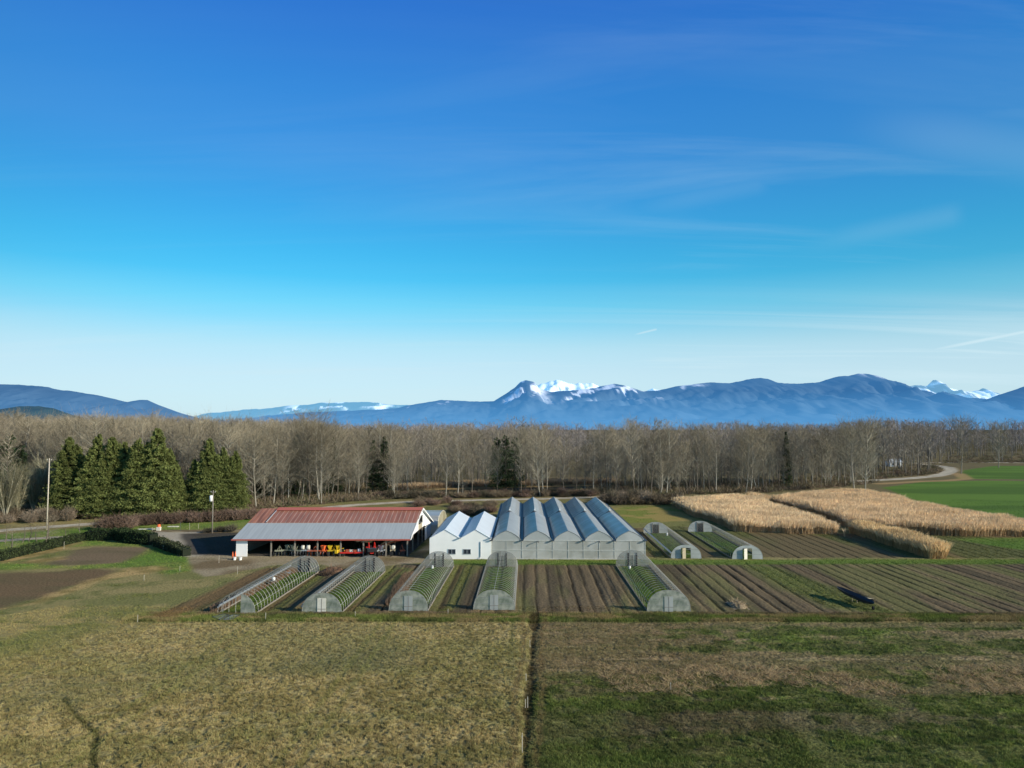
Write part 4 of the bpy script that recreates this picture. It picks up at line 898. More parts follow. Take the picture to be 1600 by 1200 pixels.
# loose things in and around the first hoop house
def barrel(label, loc, m=M_bucket, r_=.3, hh_=.7, name='barrel'):
    q = MB(); q.tube([(0, 0, 0), (0, 0, .05), (0, 0, hh_ * .5), (0, 0, hh_ - .05), (0, 0, hh_)], [r_ * .85, r_, r_ * 1.05, r_, r_ * .6], 12); o = q.build(name, m, None, True); o.location = loc; tag(o, label, name)
barrel('white barrel on the left edge of the leftmost hoop house', inside(0, -1.2, 17, .95), r_=.25, hh_=.5)
q = MB(); q.box((-1.4, 24.0, .47), (1.8, 1.0, .1));
pl_ = inside(0, -1.35, 17); q = MB(); q.box((0, 0, .9), (1.1, 1.1, .06))
for sx in (-1, 1):
    for sy in (-1, 1): q.box((sx * .45, sy * .45, .44), (.06, .06, .88))
o = q.build('table', M_timber, None); o.location = pl_; tag(o, 'small wooden table holding the white barrel in the leftmost hoop house', 'table')
barrel('upright white barrel by the far door of the leftmost hoop house', inside(0, -1.15, 29.3), r_=.28, hh_=.95)
barrel('white pot standing at the far door of the third hoop house', inside(2, -.95, 29.6, 0), r_=.2, hh_=.55)
barrel('white pot beside the far door of the fifth hoop house', inside(4, -.9, 29.6, 0), r_=.2, hh_=.55)
barrel('white pot on the right side of the sixth hoop house', inside(5, 2.0, 29.6, 0), r_=.22, hh_=.6)
t = thing('wheelbarrow', 'wheelbarrow heaped with brown soil inside the leftmost hoop house', 'wheelbarrow', inside(0, -1.9, 25.5), .4)
q = MB()
for k in range(4):
    c = [(-1, -1), (1, -1), (1, 1), (-1, 1)]; a_, b_ = c[k], c[(k + 1) % 4]; q.face((.3 * a_[0], .4 * a_[1], .35), (.3 * b_[0], .4 * b_[1], .35), (.5 * b_[0], .7 * b_[1], .75), (.5 * a_[0], .7 * a_[1], .75))
q.face((-.3, -.4, .35), (.3, -.4, .35), (.3, .4, .35), (-.3, .4, .35)); q.build('tray', M_bluew, t)
q = MB(); q.face((-.45, -.6, .72), (0, -.1, .95), (.45, -.6, .72)); q.face((.45, -.6, .72), (0, -.1, .95), (.45, .6, .72)); q.face((.45, .6, .72), (0, -.1, .95), (-.45, .6, .72)); q.face((-.45, .6, .72), (0, -.1, .95), (-.45, -.6, .72)); q.build('load', mat('brown_soil', (.25, .12, .06)), t)
for sx in (-1, 1): q = MB(); q.tube([(sx * .25, .6, .3), (sx * .3, -1.2, .6)], .03, 5); q.build('handle', M_timber, t)
q = MB(); q.wheel((0, .8, .2), .2, .1); q.build('wheel', M_rubber, t)
# fallen panels lying before the leftmost hoop house
for k, (P, lb) in enumerate(((((332, 967), (350, 962.5), (358, 963.5), (343, 971.5)), 'greenish panel lying flat at the open front of the leftmost hoop house'), (((348, 971), (362, 964), (375, 963.5), (364, 970)), 'pale framed panel lying flat against the front panel of the leftmost hoop house'))):
    pts = PG(P); cx, cy = sum(p[0] for p in pts) / 4, sum(p[1] for p in pts) / 4
    t = thing('fallen_panel', lb, 'panel', (cx, cy, 0)); q = MB(); q.slab([(p[0] - cx, p[1] - cy, .24) for p in pts], .06); q.build('sheet', (M_poly, M_polyw)[k], t)
    q = MB(); L4 = [(p[0] - cx, p[1] - cy, .27) for p in pts]; q.tube(L4 + [L4[0]], .05, 4); q.build('frame', M_steel, t)
# long dark boom trailer in the right beds
pa = Vector((*G(1308, 916, 1.5), 1.5)); pb = Vector((*G(1366, 942, 1.0), 1.0)); mid = (pa + pb) / 2
t = thing('boom_trailer', 'long dark narrow trough on a low wheeled frame in the right-hand beds', 'trailer', (mid.x, mid.y, 0)); off = Vector((mid.x, mid.y, 0))
d = (pb - pa); n_ = Vector((d.y, -d.x, 0)).normalized(); q = MB(); S = 14; ring = []
for i in range(S + 1):
    s = i / S; c0 = pa + d * s - off; wv = .62 * (math.sin(math.pi * min(max(s, .0), 1)) ** .45) + .06; dp = .62 * (math.sin(math.pi * s) ** .5) + .08
    ring.append([c0 + n_ * wv, c0 + n_ * wv * .75 - Vector((0, 0, dp * .7)), c0 - Vector((0, 0, dp)), c0 - n_ * wv * .75 - Vector((0, 0, dp * .7)), c0 - n_ * wv, c0 - Vector((0, 0, dp * .45))])
for i in range(S):
    for j in range(6): q.face(ring[i][j], ring[i + 1][j], ring[i + 1][(j + 1) % 6], ring[i][(j + 1) % 6])
q.face(*ring[0]); q.face(*ring[-1][::-1]); q.build('trough', mat('dark_blue_metal', (.030, .036, .045), rough=.7, var=.35), t)
q = MB(); mm = pa + d * .55 - off; md = pa + d * .42 - off
q.tube([mm - n_ * .1 + Vector((0, 0, -.5)), mm - n_ * 2.6 + Vector((0, 0, -.62))], .06, 4); q.tube([md - n_ * .1 + Vector((0, 0, -.5)), mm - n_ * 2.6 + Vector((0, 0, -.62))], .06, 4); q.tube([pa + d * .12 - off - Vector((0, 0, .5)), mm - n_ * 2.6 + Vector((0, 0, -.62))], .045, 4)
q.tube([md - Vector((0, 0, .4)), Vector((md.x, md.y, .1))], .05, 4); q.tube([mm - Vector((0, 0, .4)), Vector((mm.x, mm.y, .1))], .05, 4); q.build('frame', M_ply, t)
for c_, r_ in ((md - n_ * .9, .35), (mm - n_ * 2.4, .33), (pa + d * .97 - off, .25)): q = MB(); q.wheel((c_.x, c_.y, r_), r_, .2); q.build('wheel', M_rubber, t)

# ================================================================== POLES, POSTS AND SMALL THINGS
def utility_pole(label, px, pyb, pyt, transf, arms=True, m=M_timber):
    x, y = G(px, pyb); _, h_ = at_y(px, pyt, y); t = thing('utility_pole', label, 'utility pole', (x, y, 0))
    q = MB(); q.tube([(0, 0, 0), (0, 0, h_)], [.17, .11], 8); q.build('pole', m, t, True)
    if arms:
        q = MB(); q.box((0, 0, h_ - .5), (1.6 if arms is True else arms, .12, .12)); q.build('crossarm', M_timber, t)
        for xx in (-.5, .5): q = MB(); q.tube([(xx, 0, h_ - .44), (xx, 0, h_ - .22)], .05, 6); q.build('insulator', M_bucket, t)
    if transf:
        q = MB(); q.tube([(-.42, -.1, h_ - 2.6), (-.42, -.1, h_ - 2.55), (-.42, -.1, h_ - 1.3), (-.42, -.1, h_ - 1.2)], [.3, .36, .36, .25], 12); q.build('transformer', M_bucket, t, True)
    return t
utility_pole('tall pale bare pole standing by the road at the left', 73, 828, 716, False, 1.0, mat('pale_timber', (.60, .52, .42)))
utility_pole('utility pole with a white transformer by the barn drive', 331.5, 833, 766, True, .9)
M_stake = mat('stake_wood', (.48, .44, .36), var=.2)
POSTS = [(255, 860, 852, 'stake on the green lawn, lit pale, left of the yard'), (225, 907, 898, 'stake in the straw edge of the brown plot'), (281, 893, 884, 'thin stake on the green corner by the yard'),
         (342, 880, 868, 'thin stake at the edge of the gravel yard'), (371, 897, 885, 'thin stake behind the leftmost hoop house'), (215, 972, 960, 'grey stake at the corner of the stubble'),
         (415, 970, 957, 'pale stake in front of the leftmost hoop house'), (700, 962, 951, 'short stake at the stubble edge, centre'), (555, 965, 955, 'short stake at the stubble edge before the second hoop house'),
         (821, 1104, 1092, 'left one of the two pale stakes beside the ditch'), (824.5, 1104, 1088, 'right, taller one of the two pale stakes beside the ditch'), (822, 1062, 1052, 'pale stake farther up the ditch'),
         (816, 1175, 1145, 'tall thin stake by the ditch at the bottom of the photo'), (828, 1010, 1000, 'thin stake near the far end of the ditch'), (1048, 1078, 1066, 'short stake in the tan tussocks'),
         (282, 829, 815, 'white stake in the lawn before the bare bushes, left'), (296, 828, 817, 'white stake in the lawn before the bare bushes, middle'), (238, 832, 824, 'cream stake by the berry row'), (310, 826, 818, 'cream stake at the lawn edge right of the middle one'),
         (100, 858, 846, 'pale stake in the hedge line at the left')]
for px, pb_, pt_, lb in POSTS:
    x, y = G(px, pb_); _, h_ = at_y(px, pt_, y); q = MB(); q.tube([(0, 0, -.1), (0, 0, h_ * .95), (0, 0, h_)], [.035, .03, .02], 5); q.box((0, 0, h_ * .8), (.09, .03, .1)); o = q.build('stake', M_stake, None); o.location = (x, y, 0); tag(o, lb, 'stake')
x, y = G(248, 829); t = thing('water_tank', 'small orange-topped box on the lawn by the berry bushes', 'tank', (x, y, 0)); q = MB(); q.box((0, 0, .45), (.9, .7, .9)); q.build('box', M_tank, t); q = MB(); q.tube([(0, 0, .9), (0, 0, 1.5)], [.42, .35], 10); q.build('cap', M_orange, t)
for (px, py, w_, lb) in ((228, 827.5, 4.0, 'long pale plank pile at the foot of the bare bushes'), (270, 823.5, 2.6, 'short white plank pile on the lawn'),):
    x, y = G(px, py); q = MB()
    for k in range(4): q.box((.05 * k, .16 * k, .10 + .0 * k), (w_ * (1 - .1 * (k % 2)), .13, .2), rz=.03 * (k - 1))
    o = q.build('plank_pile', M_tank, None); o.location = (x, y, 0); tag(o, lb, 'plank pile')
# distant houses
def house(label, px, pyb, pyt, Y, wd, m_w, m_r):
    x, z = at_y(px, pyb, Y); z = max(z, 0); _, zt = at_y(px, pyt, Y); t = thing('house', label, 'house', (x, Y, 0)); hh_ = max(zt, 4)
    q = MB(); q.box((0, 0, hh_ * .3), (wd, 7, hh_ * .6)); q.build('wall', m_w, t)
    q = MB(); q.face((-wd / 2 - .4, -3.9, hh_ * .58), (wd / 2 + .4, -3.9, hh_ * .58), (wd / 2 + .4, 0, hh_), (-wd / 2 - .4, 0, hh_)); q.face((-wd / 2 - .4, 3.9, hh_ * .58), (wd / 2 + .4, 3.9, hh_ * .58), (wd / 2 + .4, 0, hh_), (-wd / 2 - .4, 0, hh_))
    for sx in (-1, 1): q.face((sx * wd / 2, -3.5, hh_ * .6), (sx * wd / 2, 3.5, hh_ * .6), (sx * wd / 2, 0, hh_ * .99))
    q.build('roof', m_r, t)
    for xx in (-wd * .25, wd * .25): q = MB(); q.box((xx, -3.52, hh_ * .32), (1.2, .06, 1.2)); q.build('window', M_glass, t)
house('small white house glimpsed between trunks beyond the right wood', 1396, 727, 717, 470, 8, M_white, M_wroof)
house('low white-roofed house glimpsed deep in the wood above the barn', 549, 722, 711, 420, 10, M_tank, M_wroof)
# ================================================================== VEGETATION
M_bark = mat('pale_bark', (.36, .33, .27), rough=.95, var=.3, scale=2.5, objrand=.25)
M_barkd = mat('dark_bark', (.17, .14, .11), rough=.95, var=.3, scale=2.5)
M_twig = mat('bare_twigs', (1, 1, 1), rough=1, var=.12, scale=.3, spec=0, attr=True, objrand=.42)
M_leaf = mat('conifer_foliage', (1, 1, 1), rough=.9, var=.15, scale=.5, spec=.1, attr=True, translucent=.15, objrand=.12)
M_hedge = mat('hedge_leaves', (1, 1, 1), rough=.9, var=.15, scale=.8, spec=.1, attr=True)
M_grass = mat('grass_blades', (1, 1, 1), rough=1, var=.1, scale=.4, spec=0, attr=True, translucent=.15)
M_reed = mat('reed_stalks', (1, 1, 1), rough=1, var=.12, scale=.12, spec=0, attr=True, translucent=.2)

def ribbons(P0, P1, w0, w1, r, side=None):
    """one flat tapered quad per segment"""
    D = P1 - P0; k = len(P0); s = r.normal(size=(k, 3)) if side is None else side
    s = np.cross(D, s); s /= np.linalg.norm(s, axis=1, keepdims=True) + 1e-9
    w0 = np.broadcast_to(w0, (k,))[:, None]; w1 = np.broadcast_to(w1, (k,))[:, None]
    V = np.stack([P0 - s * w0, P0 + s * w0, P1 + s * w1, P1 - s * w1], 1).reshape(-1, 3)
    return V
def quads(n): return np.arange(n * 4, dtype=np.int32).reshape(-1, 4)
def np_tube(pts, rad, n=5):
    pts = np.asarray(pts, float); V = []; F = []
    for i, p in enumerate(pts):
        for k in range(n):
            a = 2 * math.pi * k / n; V.append((p[0] + math.cos(a) * rad[i], p[1] + math.sin(a) * rad[i], p[2]))
    for i in range(len(pts) - 1):
        for k in range(n): F.append((i * n + k, i * n + (k + 1) % n, (i + 1) * n + (k + 1) % n, (i + 1) * n + k))
    return np.array(V), np.array(F)
def bare_tree(seed, kind, n1, n2, n3, wk=1.0, ntr=7):
    """unit height 1 (scaled later by ~26 m); returns trunk (V,F) and crown (V,C)"""
    r = np.random.default_rng(seed); Hh = 26.0
    crown0 = {'alder': .20, 'cottonwood': .14, 'round': .10, 'willow': .06}[kind]; rad = {'alder': 2.8, 'cottonwood': 4.6, 'round': 6.5, 'willow': 7.0}[kind]
    zs = np.linspace(0, Hh * .98, ntr); lean = r.normal(0, .35, 2); wob = np.cumsum(r.normal(0, .22, (ntr, 2)), 0)
    tr = np.stack([lean[0] * zs / Hh * 2 + wob[:, 0], lean[1] * zs / Hh * 2 + wob[:, 1], zs], 1); tr[0, :2] = 0
    R0 = {'alder': .13, 'cottonwood': .19, 'round': .26, 'willow': .22}[kind]; rr = R0 * (1 - zs / Hh) ** .8 + .03
    TV, TF = np_tube(tr, rr * wk ** .5, 5)
    u = r.random(n1) ** .85; z0 = Hh * (crown0 + (.96 - crown0) * u); f = (z0 / Hh - crown0) / (1 - crown0)
    az = r.random(n1) * 2 * math.pi; ln = rad * (np.sin(np.pi * np.clip(f * .80 + .16, 0, 1)) ** .7 * .95 + .15) * r.uniform(.65, 1.15, n1)
    up = {'alder': 1.0, 'cottonwood': 1.0, 'round': .7, 'willow': 1.6}[kind] * r.uniform(.7, 1.35, n1); ln = np.minimum(ln, (Hh * 1.01 - z0) / (up * 1.1) + .35)
    b0 = np.stack([np.interp(z0, zs, tr[:, 0]), np.interp(z0, zs, tr[:, 1]), z0], 1)
    dr = np.stack([np.cos(az), np.sin(az), up], 1); b1 = b0 + dr * (ln * .5)[:, None]
    d2 = dr + np.stack([r.normal(0, .25, n1), r.normal(0, .25, n1), r.normal(.25, .2, n1)], 1); b2 = b1 + d2 * (ln * .55)[:, None]
    top = Hh * 1.03; b2[:, 2] = np.minimum(b2[:, 2], top + r.uniform(-.8, .3, n1))
    segs = [(b0, b1, .055 * wk, .035 * wk), (b1, b2, .035 * wk, .014 * wk)]
    i2 = np.repeat(np.arange(n1), n2); t = r.uniform(.15, 1, len(i2)); tt = t[:, None]
    base = np.where(tt < .5, b0[i2] + (b1[i2] - b0[i2]) * tt * 2, b1[i2] + (b2[i2] - b1[i2]) * (tt * 2 - 1))
    dd = (b2[i2] - b0[i2]); dd /= np.linalg.norm(dd, axis=1, keepdims=True); dd = dd + r.normal(0, .55, (len(i2), 3)) + np.array([0, 0, .25])
    L2 = ln[i2] * r.uniform(.22, .45, len(i2)); e2 = base + dd * L2[:, None]; segs.append((base, e2, .024 * wk, .011 * wk))
    i3 = np.repeat(np.arange(len(i2)), n3); t3 = r.uniform(.2, 1, len(i3))[:, None]; s3 = base[i3] + (e2[i3] - base[i3]) * t3
    d3 = dd[i3] + r.normal(0, .75, (len(i3), 3)) + np.array([0, 0, .2]); L3 = L2[i3] * r.uniform(.35, .75, len(i3)); e3 = s3 + d3 * L3[:, None]
    segs.append((s3, e3, .0135 * wk, .006 * wk))
    V = []; C = []
    cols = [(.36, .34, .275), (.335, .31, .25), (.305, .275, .215), (.30, .27, .205)]
    for (a, b, w0, w1), c in zip(segs, cols):
        V.append(ribbons(a, b, w0, w1, r)); k = len(a); v = r.uniform(.8, 1.2, k)[:, None] * np.array(c)
        warm = np.clip((a[:, 2:3] / Hh - .45) * 2, 0, 1); v = v * (1 - warm) + v * np.array([1.04, .98, .90]) * warm
        C.append(np.repeat(v, 4, 0))
    V = np.concatenate(V); C = np.concatenate(C)
    return (TV / 26, TF), (V / 26, C)
def conifer(seed, slim=.23, nb=150, nl=46, col=(.165, .190, .060), ls=.27):
    """cedar / fir, unit height 22 m"""
    r = np.random.default_rng(seed); Hh = 22.0
    zs = np.linspace(0, Hh, 6); TV, TF = np_tube(np.stack([zs * 0, zs * 0, zs], 1), .32 * (1 - zs / Hh) + .02, 6)
    f = r.random(nb) ** .75; z = Hh * (.02 + .965 * (1 - f) ** 1.0); z = Hh * (1 - (1 - z / Hh)); lv = 1 - z / Hh
    gap = .75 + .5 * np.abs(np.sin(z * 1.1 + r.random() * 6)); az = r.random(nb) * 2 * math.pi
    R = Hh * slim * (lv ** .78) * (1 - .25 * (lv > .88)) * r.uniform(.50, 1.22, nb) * np.clip(gap, .8, 1.1) + .15
    i = np.repeat(np.arange(nb), nl); t = r.random(len(i)) ** .55
    drop = -.10 * R[i] * t ** 2 - .0; a = az[i] + r.normal(0, .16, len(i)) * (1.1 - t * .4)
    P = np.stack([np.cos(a) * R[i] * t, np.sin(a) * R[i] * t, z[i] + drop + .18 * R[i] * t + r.normal(0, .22, len(i))], 1)
    P[:, 2] = np.clip(P[:, 2], .1, Hh)
    D = np.stack([np.cos(a), np.sin(a), np.full(len(i), -.55)], 1) + r.normal(0, .55, (len(i), 3)); D /= np.linalg.norm(D, axis=1, keepdims=True)
    L = ls * r.uniform(.7, 1.5, len(i)); V = ribbons(P, P + D * L[:, None], ls * .42, ls * .10, r)
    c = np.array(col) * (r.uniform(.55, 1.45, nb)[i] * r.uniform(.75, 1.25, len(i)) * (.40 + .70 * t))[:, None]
    return (TV / 22, TF), (V / 22, np.repeat(c, 4, 0))
def to_mesh(name, V, C, m): return np_mesh(name, V, quads(len(V) // 4), m, C)
# ---- forest layout
FRONT = [(-500, 806), (-200, 803), (0, 800), (80, 797), (380, 795), (400, 796), (470, 791), (560, 783), (640, 779.5), (760, 777.5), (860, 776), (940, 773.5), (985, 772), (1020, 779), (1060, 774), (1130, 771), (1200, 770), (1290, 763), (1360, 756.5), (1385, 747), (1440, 743.5), (1474, 739), (1480, 724), (2300, 722)]
FX = np.array([p[0] for p in FRONT], float); FY = np.array([p[1] for p in FRONT], float)
TOPP = [(-400, 640), (0, 646), (60, 652), (120, 650), (240, 648), (300, 655), (340, 654), (400, 657), (480, 655), (520, 664), (560, 665), (640, 665), (700, 662), (760, 664), (800, 662), (870, 664), (900, 669), (975, 668), (990, 656), (1005, 660), (1020, 668), (1080, 668), (1100, 662), (1150, 661), (1180, 667), (1200, 662), (1230, 664), (1300, 664), (1330, 660), (1400, 653), (1440, 660), (1500, 655), (1540, 660), (1600, 658), (2200, 655)]
TX = np.array([p[0] for p in TOPP], float); TY = np.array([p[1] for p in TOPP], float)
def to_px(x, y, z=0.0):
    dy = np.asarray(z) - H_CAM; cz = y * CP + dy * SP; v = dy * CP - y * SP; return 800 + F_PX * x / cz, 600 - F_PX * v / cz
pts = []
for (ya, yb, spc) in ((205, 330, 6.4), (330, 470, 9.5), (470, 780, 13), (780, 1250, 26)):
    for yy in np.arange(ya, yb, spc):
        w_ = .74 * yy + 30
        for xx in np.arange(-w_, w_, spc): pts.append((xx + rng.uniform(-.5, .5) * spc, yy + rng.uniform(-.5, .5) * spc))
pts = np.array(pts); px_, py_ = to_px(pts[:, 0], pts[:, 1]); fr_y = np.interp(px_, FX, FY)
inside_f = py_ < fr_y
dpond = poly_sd(pts[:, 0], pts[:, 1], Z['pond']); droad = np.minimum(np.minimum(line_d(pts[:, 0], pts[:, 1], ROAD1), line_d(pts[:, 0], pts[:, 1], ROAD2)), line_d(pts[:, 0], pts[:, 1], ROAD3))
dfar = poly_sd(pts[:, 0], pts[:, 1], Z['far_field'])
dgf = np.maximum(poly_sd(pts[:, 0], pts[:, 1], Z['green_f']), poly_sd(pts[:, 0], pts[:, 1], Z['green_g']))
keep = inside_f & (dpond < -3) & (droad > 5) & (dfar < 3) & (dgf < -1)
thin = (px_ > 585) & (px_ < 960) & (py_ > 757); keep &= ~(thin & (rng.random(len(pts)) < .25))
keep &= ~((px_ > 1478) & (py_ < 722) & (rng.random(len(pts)) < .45))
keep &= ~((px_ > 1480) & (py_ > 714) & (py_ < 725) & (rng.random(len(pts)) < .35))
pts = pts[keep]; px_ = px_[keep]; py_ = py_[keep]; fr_y = fr_y[keep]
topy = np.interp(px_, TX, TY) + 1 + np.where(pts[:, 1] > 560, np.abs(rng.normal(0, 6, len(pts))) - 3.5, np.abs(rng.normal(0, 13, len(pts)))) - 9.0 * (rng.random(len(pts)) < .05)
Hs = np.array([at_y(a, b, y)[1] for a, b, y in zip(px_, topy, pts[:, 1])]); Hs = np.clip(Hs, 13, 33)
Hs = np.where((px_ > 860) & (px_ < 1185) & (pts[:, 1] > 315) & (pts[:, 1] < 500), Hs * rng.uniform(.5, .8, len(pts)), Hs)
small = rng.random(len(pts)) < .22; Hs = np.where(small, Hs * rng.uniform(.45, .75, len(pts)), Hs)
gf = np.array([G(a, b)[1] for a, b in zip(px_, fr_y)]); behind = pts[:, 1] - gf
score = pts[:, 1] + 1.2 * behind + np.where(np.abs(px_ - 800) > 815, 500, 0) - np.clip(Hs - 20, -8, 8) * 2
order = np.argsort(score); NI = 285; hero = order[:NI]; rest = order[NI:]
kinds = ['alder', 'alder', 'alder', 'cottonwood', 'cottonwood', 'round', 'alder', 'cottonwood']
PRO = []
for i, k in enumerate(kinds):
    (TV, TF), (CV, CC) = bare_tree(100 + i, k, 60 if k != 'round' else 85, 6, 8, 1.0)
    PRO.append((np_mesh('trunk', TV, TF, M_bark if i % 2 else M_barkd, None, True), to_mesh('crown', CV, CC, M_twig)))
def zone_of(px):
    for lim, z in ((385, 'bare tree in the wood behind the cedars at the left'), (600, 'bare tree in the wood behind the barn'), (960, 'bare tree by the pond beyond the greenhouses'), (1200, 'bare tree in the wood behind the right greenhouse corner'), (1380, 'bare tree in the wood above the reed field'), (1480, 'bare tree along the curving road at the right')):
        if px < lim: return z
    return 'bare tree in the row beyond the bright green field'
kid = rng.integers(0, 8, len(pts))
LOOK = {'alder': 'slender', 'cottonwood': 'tall spreading', 'round': 'broad round-crowned'}
for n_, j in enumerate(hero):
    k = kid[j]
    if kinds[k] == 'round' and behind[j] > 8: k = 3
    s = Hs[j]; lb = ('small ' if small[j] else '') + LOOK[kinds[k]] + ' ' + zone_of(px_[j])
    t = thing('bare_tree', lb, 'tree', (pts[j, 0], pts[j, 1], -.05), rng.uniform(0, 6.28), lb.replace('bare tree', 'bare trees'))
    wv = s * rng.uniform(.85, 1.2) * (1.25 if small[j] else 1); t.scale = (wv, wv, s)
    link('trunk', PRO[k][0], t); link('crown', PRO[k][1], t)
# the rest of the wood as one mass
LOD1 = [bare_tree(200 + i, k, 30, 4, 6, 1.6, 5) for i, k in enumerate(kinds)]
LOD2 = [bare_tree(300 + i, k, 20, 3, 5, 2.6, 4) for i, k in enumerate(kinds)]
TVs, TFs, CVs, CCs = [], [], [], []; off = 0
def inst(V, x, y, s, sw, a):
    c, s_ = math.cos(a), math.sin(a); return np.stack([(V[:, 0] * c - V[:, 1] * s_) * sw + x, (V[:, 0] * s_ + V[:, 1] * c) * sw + y, V[:, 2] * s - .05], 1).astype(np.float32)
for j in rest:
    L_ = LOD1 if pts[j, 1] < 400 else LOD2; (TV, TF), (CV, CC) = L_[kid[j]]; a = rng.uniform(0, 6.28); sw = Hs[j] * rng.uniform(.85, 1.25)
    TVs.append(inst(TV, *pts[j], Hs[j], sw, a)); TFs.append(TF + off); off += len(TV)
    tint = rng.uniform(.80, 1.18) * (1 + np.clip((pts[j, 1] - 300) / 1600, 0, .25)) * np.array([1, .98, 1.0 + np.clip((pts[j, 1] - 350) / 1500, 0, .25)]); CVs.append(inst(CV, *pts[j], Hs[j], sw, a)); CCs.append(CC * tint)  # farther crowns turn paler and bluer, distance haze put into their colour
me = np_mesh('far_wood', np.concatenate(TVs), np.concatenate(TFs), mat('far_bark', (.20, .18, .15), var=.4, scale=.08, spec=0))
fw = tag(link('far_wood', me), 'dense mass of bare trees filling the wood behind the front trees', 'wood', kind='stuff')
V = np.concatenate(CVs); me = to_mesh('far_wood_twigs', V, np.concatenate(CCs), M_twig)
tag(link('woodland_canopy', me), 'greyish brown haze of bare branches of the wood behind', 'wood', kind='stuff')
# a few trees standing on their own
def solo(name, label, px, pyb, pyt, k, wid=1.0, group=None):
    x, y = G(px, pyb); _, h_ = at_y(px, pyt, y); t = thing(name, label, 'tree', (x, y, 0), rng.uniform(0, 6), group); t.scale = (h_ * wid, h_ * wid, h_); link('trunk', PRO[k][0], t); link('crown', PRO[k][1], t); return t
solo('bare_tree', 'broad bare tree at the bend of the road by the green field', 1502, 740, 655, 5, 1.0)
solo('bare_tree', 'bare tree at the near right corner of the wood beside the reeds', 1352, 768, 658, 3, 1.1)
solo('bare_tree', 'bushy bare tree just left of the wood corner by the reeds', 1335, 770, 662, 5, .9)
solo('bare_tree', 'very tall bare tree rising above the wood beyond the greenhouse roofs', 992, 781, 655, 0, 1.1)
solo('bare_tree', 'second very tall bare tree right of the tallest beyond the greenhouses', 1018, 780, 657, 2, 1.1)
solo('bare_tree', 'tall crooked bare tree rising above the wood behind the barn roof', 485, 770, 645, 3, 1.1)
solo('bare_tree', 'bare tree with forked top in front of the wood behind the barn', 427, 790, 670, 5, .8)
solo('bare_tree', 'dark bare tree in the small group at the far edge of the green field', 1560, 731, 662, 5, 1.0)
solo('bare_tree', 'bare tree on the far bank of the pond with leaning trunk', 615, 768, 665, 3, .9)
# orchard and garden trees at the left
(TV, TF), (CV, CC) = bare_tree(410, 'round', 46, 5, 4, .9, 5); OT = (np_mesh('trunk', TV * np.array([3, 3, 1]), TF, M_barkd, None, True), to_mesh('crown', CV * np.array([1.5, 1.5, 1]), CC * np.array([.75, .72, .7]), M_twig))
for k, (px, pyb, pyt, lb) in enumerate(((19, 863, 828, 'small bare orchard tree nearest the low hedge, far left'), (45, 846, 818, 'small bare orchard tree between the two drives'), (71, 849, 806, 'tallest small bare tree beside the pale pole'), (57, 846, 822, 'dark little orchard tree left of the pale pole'),
        (79, 847, 820, 'little orchard tree just right of the pale pole'), (102, 842, 824, 'little bare tree standing by the hedge bend'), (35, 848, 821, 'second small orchard tree from the left'), (8, 848, 820, 'small bare tree at the left edge of the photo'), (125, 832, 812, 'thin little bare tree on the left lawn'))):
    x, y = G(px, pyb); _, h_ = at_y(px, pyt, y); t = thing('orchard_tree', lb, 'tree', (x, y, 0), k * 1.3); t.scale = (h_, h_, h_); link('trunk', OT[0], t); link('crown', OT[1], t)
# multi-stemmed willows
def willow(seed):
    r = np.random.default_rng(seed); Vt = []; Ft = []; off = 0; Cv = []; Cc = []
    for s in range(14):
        a = r.random() * 6.28; l = r.uniform(.15, .40); zs = np.linspace(0, r.uniform(.75, 1.0), 5)
        p = np.stack([math.cos(a) * l * zs ** 1.3, math.sin(a) * l * zs ** 1.3, zs], 1); V, F = np_tube(p, 0.0085 * (1 - zs * .85) + .0015, 5); Vt.append(V); Ft.append(F + off); off += len(V)
        n = 70; t = r.uniform(.2, 1, n); b = np.stack([np.interp(t * zs[-1], zs, p[:, i]) for i in range(3)], 1); d = np.array([math.cos(a) * .3, math.sin(a) * .3, 1]) + r.normal(0, .35, (n, 3)); e = b + d * r.uniform(.07, .2, n)[:, None]
        Cv.append(ribbons(b, e, .0022, .0009, r)); i3 = np.repeat(np.arange(n), 4); b3 = b[i3] + (e[i3] - b[i3]) * r.random(len(i3))[:, None]; e3 = b3 + (d[i3] + r.normal(0, .5, (len(i3), 3))) * .06; Cv.append(ribbons(b3, e3, .0014, .0006, r))
    V = np.concatenate(Cv); return (np.concatenate(Vt), np.concatenate(Ft)), (V, np.tile(np.array([.27, .25, .16]), (len(V), 1)) * r.uniform(.8, 1.2, (len(V), 1)))
for k, (px, pyb, pyt, lb) in enumerate(((8, 815, 728, 'bare many-stemmed willow at the left edge of the photo'), (52, 803, 733, 'bare vase-shaped willow left of the pale pole'), (28, 808, 742, 'smaller bare willow between the two larger ones'), (80, 800, 720, 'bare willow just beside the first cedar'))):
    (TV, TF), (CV, CC) = willow(500 + k); x, y = G(px, pyb); _, h_ = at_y(px, pyt, y); t = thing('willow', lb, 'tree', (x, y, 0)); t.scale = (h_, h_, h_)
    link('trunk', np_mesh('trunk', TV, TF, mat('willow_bark', (.36, .33, .24), var=.2, scale=8), None, True), t); link('crown', to_mesh('crown', CV, CC, M_twig), t)
